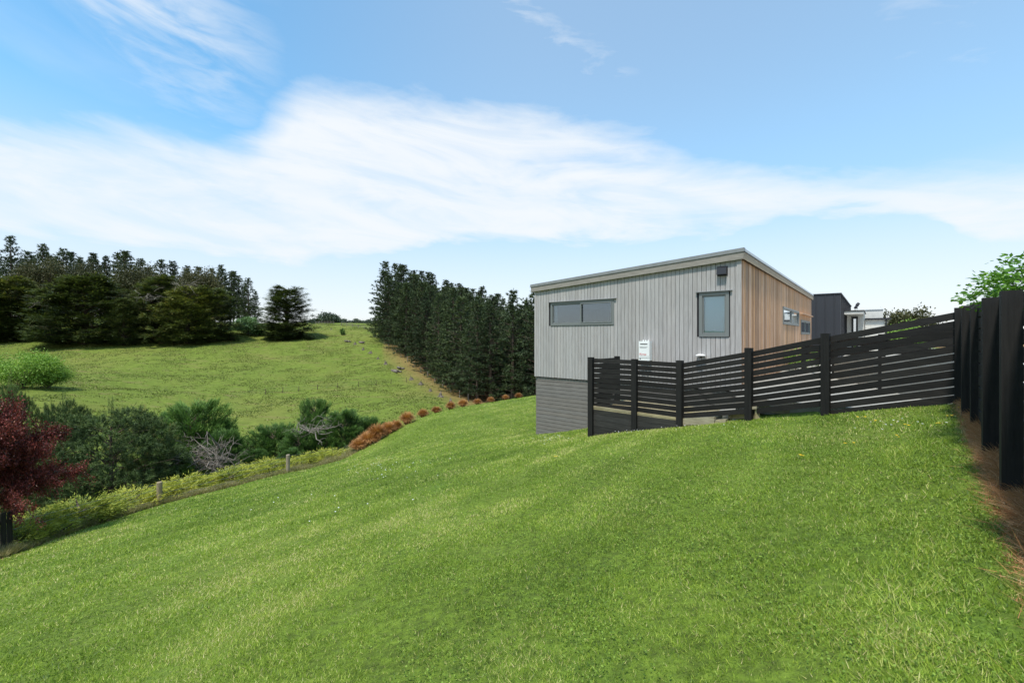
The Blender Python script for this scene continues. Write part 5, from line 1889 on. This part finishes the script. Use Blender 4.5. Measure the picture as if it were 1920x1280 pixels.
V, T, Vd, Td = [], [], [], []
for (r0, r1, dens, bw_, bh, seed) in ((1.3, 2.6, 19000, .0036, .030, 1), (2.6, 4.2, 11500, .0046, .033, 2), (4.2, 7, 5200, .0066, .038, 3), (7, 11, 1900, .0095, .05, 4), (11, 17, 850, .014, .055, 5), (17, 26, 380, .021, .06, 6), (26, 42, 150, .032, .065, 7)):
    area = math.radians(112) / 2 * (r1 * r1 - r0 * r0)
    X, Y, rho = fov_pts(int(dens * area), r0, r1, seed=seed)
    k = in_lawn(X, Y, rho); X, Y, rho = X[k], Y[k], rho[k]
    n = len(X); r = np.random.default_rng(seed + 50)
    clump = vnoise(X, Y, .16, 1) * .55 + vnoise(X, Y, .55, 2) * .45
    big = vnoise(X, Y, 1.7, 3)
    # mower bands running across the slope
    band = np.sin((X * .76 - Y * .65) * 2 * math.pi / 1.25 + vnoise(X, Y, 4, 9) * 1.6)
    dry = dry_attr(X, Y)
    keep = r.uniform(0, 1, n) > (.45 * (clump < .40)) + .2 * dry
    hgt = bh * .86 * (.55 + .9 * clump) * r.uniform(.6, 1.25, n) * (1 + .6 * np.clip(1 - np.abs(fence_dist(X, Y) - .5) / .5, 0, 1) * (rho < 8))
    lean = .75 + .5 * (vnoise(X, Y, .3, 6))
    d = norm(np.stack([r.normal(0, .80, n) * lean + .14 * band, r.normal(0, .80, n) * lean + .11 * band, np.full(n, 1.0)], 1))
    p = np.stack([X, Y, zt(X, Y) - .004], 1)
    tn = .39 + .48 * (big - .5) - .15 * np.clip((X - .8) / 2.5, 0, 1) * np.clip((6 - Y) / 4, 0, 1) + .36 * (clump - .5) + .10 * band + r.normal(0, .23, n) + .16 * (vnoise(X, Y, .9, 12) > .72) * (vnoise(X, Y, .1, 13))
    dead = (r.uniform(0, 1, n) < .05 + .22 * np.clip((vnoise(X, Y, 1.1, 14) - .6) * 3, 0, 1)); tn = np.where(dead, r.uniform(.85, 1, n), tn)
    isd = (r.uniform(0, 1, n) < dry * 1.1) & keep
    b_ = blades(p, d, hgt, bw_ * r.uniform(.6, 1.4, n))
    V.append(b_[keep & ~isd]); T.append(np.clip(tn, 0, 1)[keep & ~isd])
    Vd.append(b_[isd]); Td.append(r.uniform(0, 1, isd.sum()))
V = np.concatenate(V); T = np.concatenate(T)
print('blades', len(V))
tag(mesh_np('lawn_grass', V, T, M_BLADE), 'mown bright green lawn grass covering the sloping foreground', 'grass', kind='stuff')
# rust-brown dead grass by the right fence
r = np.random.default_rng(88)
n = 26000
tpos = r.uniform(-2.6, 4.6, n); dist_ = np.abs(r.normal(0, .085, n)) * (1.1 - .22 * np.clip(tpos, 0, 4.2)) + .0
X = F_[0] + rdir.x * tpos - rn.x * (dist_ - .12); Y = F_[1] + rdir.y * tpos - rn.y * (dist_ - .12)
p = np.stack([X, Y, zt(X, Y) + .008], 1)
d = norm(np.stack([r.normal(0, 1, n), r.normal(0, 1, n), np.abs(r.normal(0.15, .35, n))], 1))
Vb = blades(p, d, r.uniform(.05, .17, n), r.uniform(.002, .005, n)); Tb = np.clip(r.normal(.45, .22, n), 0, 1)
Vd = np.concatenate([np.concatenate(Vd), Vb]); Td = np.concatenate([np.concatenate(Td) * .8, Tb])
tag(mesh_np('dead_grass', Vd, Td, M_BRN), 'rust-brown dead grass along the foot of the right fence and the lawn edge', 'grass', kind='stuff')
# clover and broad weeds near the viewer
n = 110000
X, Y, rho = fov_pts(n, 1.3, 6.5, -20, 56, seed=9)
w_ = vnoise(X, Y, .45, 21) * .6 + vnoise(X, Y, .15, 22) * .4 + .12 * np.clip(X / 4, -1, 1)
k = in_lawn(X, Y, rho) & (w_ > .52) & (np.random.default_rng(3).uniform(0, 1, n) < .14 + 1.2 * np.clip(w_ - .55, 0, 1) + .25 * np.clip(X / 3, 0, 1)) & (dry_attr(X, Y) < .4); X, Y = X[k], Y[k]; n = len(X); r = np.random.default_rng(9)
p = np.stack([X, Y, zt(X, Y) + r.uniform(.012, .042, n)], 1)
d = norm(np.stack([r.normal(0, 1, n), r.normal(0, 1, n), r.normal(.3, .5, n)], 1))
tag(mesh_np('clover', diamonds(p, d, r.uniform(.009, .017, n), r.uniform(.007, .013, n), flat=.5), np.clip(r.normal(.62, .24, n), 0, 1), M_CLOVER), 'patches of clover and broad-leaved weeds in the near lawn', 'clover', kind='stuff')
# daisies and dandelions
def flowers(pts, size, seed, m, name, label):
    r = np.random.default_rng(seed); VV = []
    for (x, y) in pts:
        z = float(zt(x, y)) + .05; s_ = size * r.uniform(.7, 1.3)
        a = np.linspace(0, 2 * math.pi, 9)[:-1] + r.uniform(0, 1)
        q = np.stack([x + np.cos(a) * s_, y + np.sin(a) * s_, np.full(8, z) + r.normal(0, .1 * s_, 8)], 1)
        VV.append(q)
    mb = MB()
    for q in VV: b0 = len(mb.v); mb.v += [tuple(v) for v in q]; mb.f.append(tuple(range(b0, b0 + 8)))
    tag(mb.obj(name, m), label, 'flowers', kind='stuff')


r = random.Random(4); pts = []
for (px, py, sx, sy, c) in ((1165, 808, 22, 3, 34), (1245, 797, 20, 3, 20), (1020, 818, 25, 5, 26), (700, 870, 25, 14, 22), (650, 880, 20, 10, 10), (760, 860, 60, 20, 26), (560, 930, 120, 20, 14), (1700, 790, 60, 10, 14), (1290, 800, 30, 4, 14)):
    for k in range(c):
        q = hit(px + r.gauss(0, sx), py + abs(r.gauss(0, sy)), 1.5, 60); 
        if float(in_lawn(np.array(q.x), np.array(q.y), np.array(math.hypot(q.x, q.y)))): pts.append((q.x, q.y))
flowers(pts, .011, 3, M_PETAL, 'daisies', 'tiny white daisies scattered through the lawn')
pts = []
for (px, py) in ((1622, 787), (1697, 802), (1681, 823), (1585, 838), (1797, 770), (1500, 860), (1760, 800), (1040, 860), (1640, 795), (1776, 786)):
    q = hit(px, py, 1.5, 60); pts += [(q.x, q.y), (q.x + r.gauss(0, .05), q.y + r.gauss(0, .05))]
flowers(pts, .015, 5, M_YPETAL, 'dandelions', 'small yellow dandelion flowers in the lawn near the fence')
# rough dry grass on the rim
r = np.random.default_rng(12); n = 120000
px = r.uniform(-60, 690, n); u = (px - 960) / 800; th = np.arctan(u)
e = np.interp(th, TH, EDGE); rho = e + r.uniform(-.15, 1.15, n) ** 1.0 * (1.0)
X, Y = rho * np.sin(th), rho * np.cos(th)
kk = vnoise(X, Y, .5, 31) + r.uniform(0, .5, n) > .55
X, Y, rho, e = X[kk], Y[kk], rho[kk], e[kk]; n = len(X)
p = np.stack([X, Y, zt(X, Y)], 1); d = norm(np.stack([r.normal(.1, .45, n), r.normal(0, .45, n), np.full(n, 1.)], 1))
hh = r.uniform(.10, .34, n) * (.5 + vnoise(X, Y, .4, 32)) * (.6 + .5 * np.clip((rho - e) * 2, 0, 1))
tag(mesh_np('rough_grass', blades(p, d, hh, r.uniform(.008, .016, n)), np.clip(r.normal(.45, .25, n), 0, 1), M_DRY), 'rough dry grass along the outer edge of the lawn', 'grass', kind='stuff')
px = r.uniform(-60, 640, n // 2); u = (px - 960) / 800; th = np.arctan(u); e = np.interp(th, TH, EDGE); rho = e + r.uniform(-.1, .7, n // 2)
X, Y = rho * np.sin(th), rho * np.cos(th); n2_ = len(X)
p = np.stack([X, Y, zt(X, Y)], 1); d = norm(np.stack([r.normal(.1, .4, n2_), r.normal(0, .4, n2_), np.full(n2_, 1.)], 1))
tag(mesh_np('green_rough_grass', blades(p, d, r.uniform(.04, .14, n2_), r.uniform(.008, .016, n2_)), np.clip(r.normal(.3, .2, n2_), 0, 1), M_BLADE), 'longer green grass mixed along the outer lawn edge', 'grass', kind='stuff')
# pale seed-head stalks near the tussocks and under the wires
r = np.random.default_rng(14); VV, TT = [], []
for (pxc, w, Yc_, n, h_) in ((655, 16, 20.6, 260, .75), (690, 12, 22.0, 160, .8), (630, 12, 19.8, 80, .5), (170, 40, 12.0, 160, .4), (228, 20, 13.2, 130, .45), (710, 14, 23.5, 120, .7)):
    px = r.normal(pxc, w, n); Yv = Yc_ + r.uniform(-.2, .7, n) + (px - pxc) * .018; X = Yv * (px - 960) / 800
    p = np.stack([X, Yv, zt(X, Yv)], 1); d = norm(np.stack([r.normal(0, .14, n), r.normal(0, .14, n), np.ones(n)], 1))
    VV.append(blades(p, d, r.uniform(.5, 1.1, n) * h_, np.full(n, .016))); TT.append(r.uniform(.5, 1, n))
tag(mesh_np('seed_stalks', np.concatenate(VV), np.concatenate(TT), M_DRY), 'pale dry seed-head stalks standing by the wire fence', 'grass', kind='stuff')
# pasture tufts on the hill
r = np.random.default_rng(15); n = 330000
th = np.radians(r.uniform(-53, 0, n)); rho = np.sqrt(r.uniform(45 ** 2, 215 ** 2, n)); X, Y = rho * np.sin(th), rho * np.cos(th)
kk = r.uniform(0, 1, n) > wood_attr(X, Y) * 1.3; kk &= (vnoise(X, Y, 5, 41) * .35 + vnoise(X, Y, 1.3, 42) * .4 + r.uniform(0, .25, n)) > .5
X, Y, rho = X[kk], Y[kk], rho[kk]; n = len(X)
p = np.stack([X, Y, zt(X, Y)], 1); d = norm(np.stack([r.normal(0, .7, n), r.normal(0, .4, n), np.full(n, .8)], 1))
tn = .40 + .5 * (vnoise(X, Y, 7, 43) - .5) + r.normal(0, .16, n) + .35 * (r.uniform(0, 1, n) < .06) + .4 * np.clip(wood_attr(X, Y), 0, 1)
tag(mesh_np('pasture_tufts', blades(p, d, r.uniform(.05, .20, n), r.uniform(.10, .34, n)), np.clip(tn, 0, 1), M_HILLTUFT), 'grazed uneven pasture grass on the far hillside', 'grass', kind='stuff')
print('done')
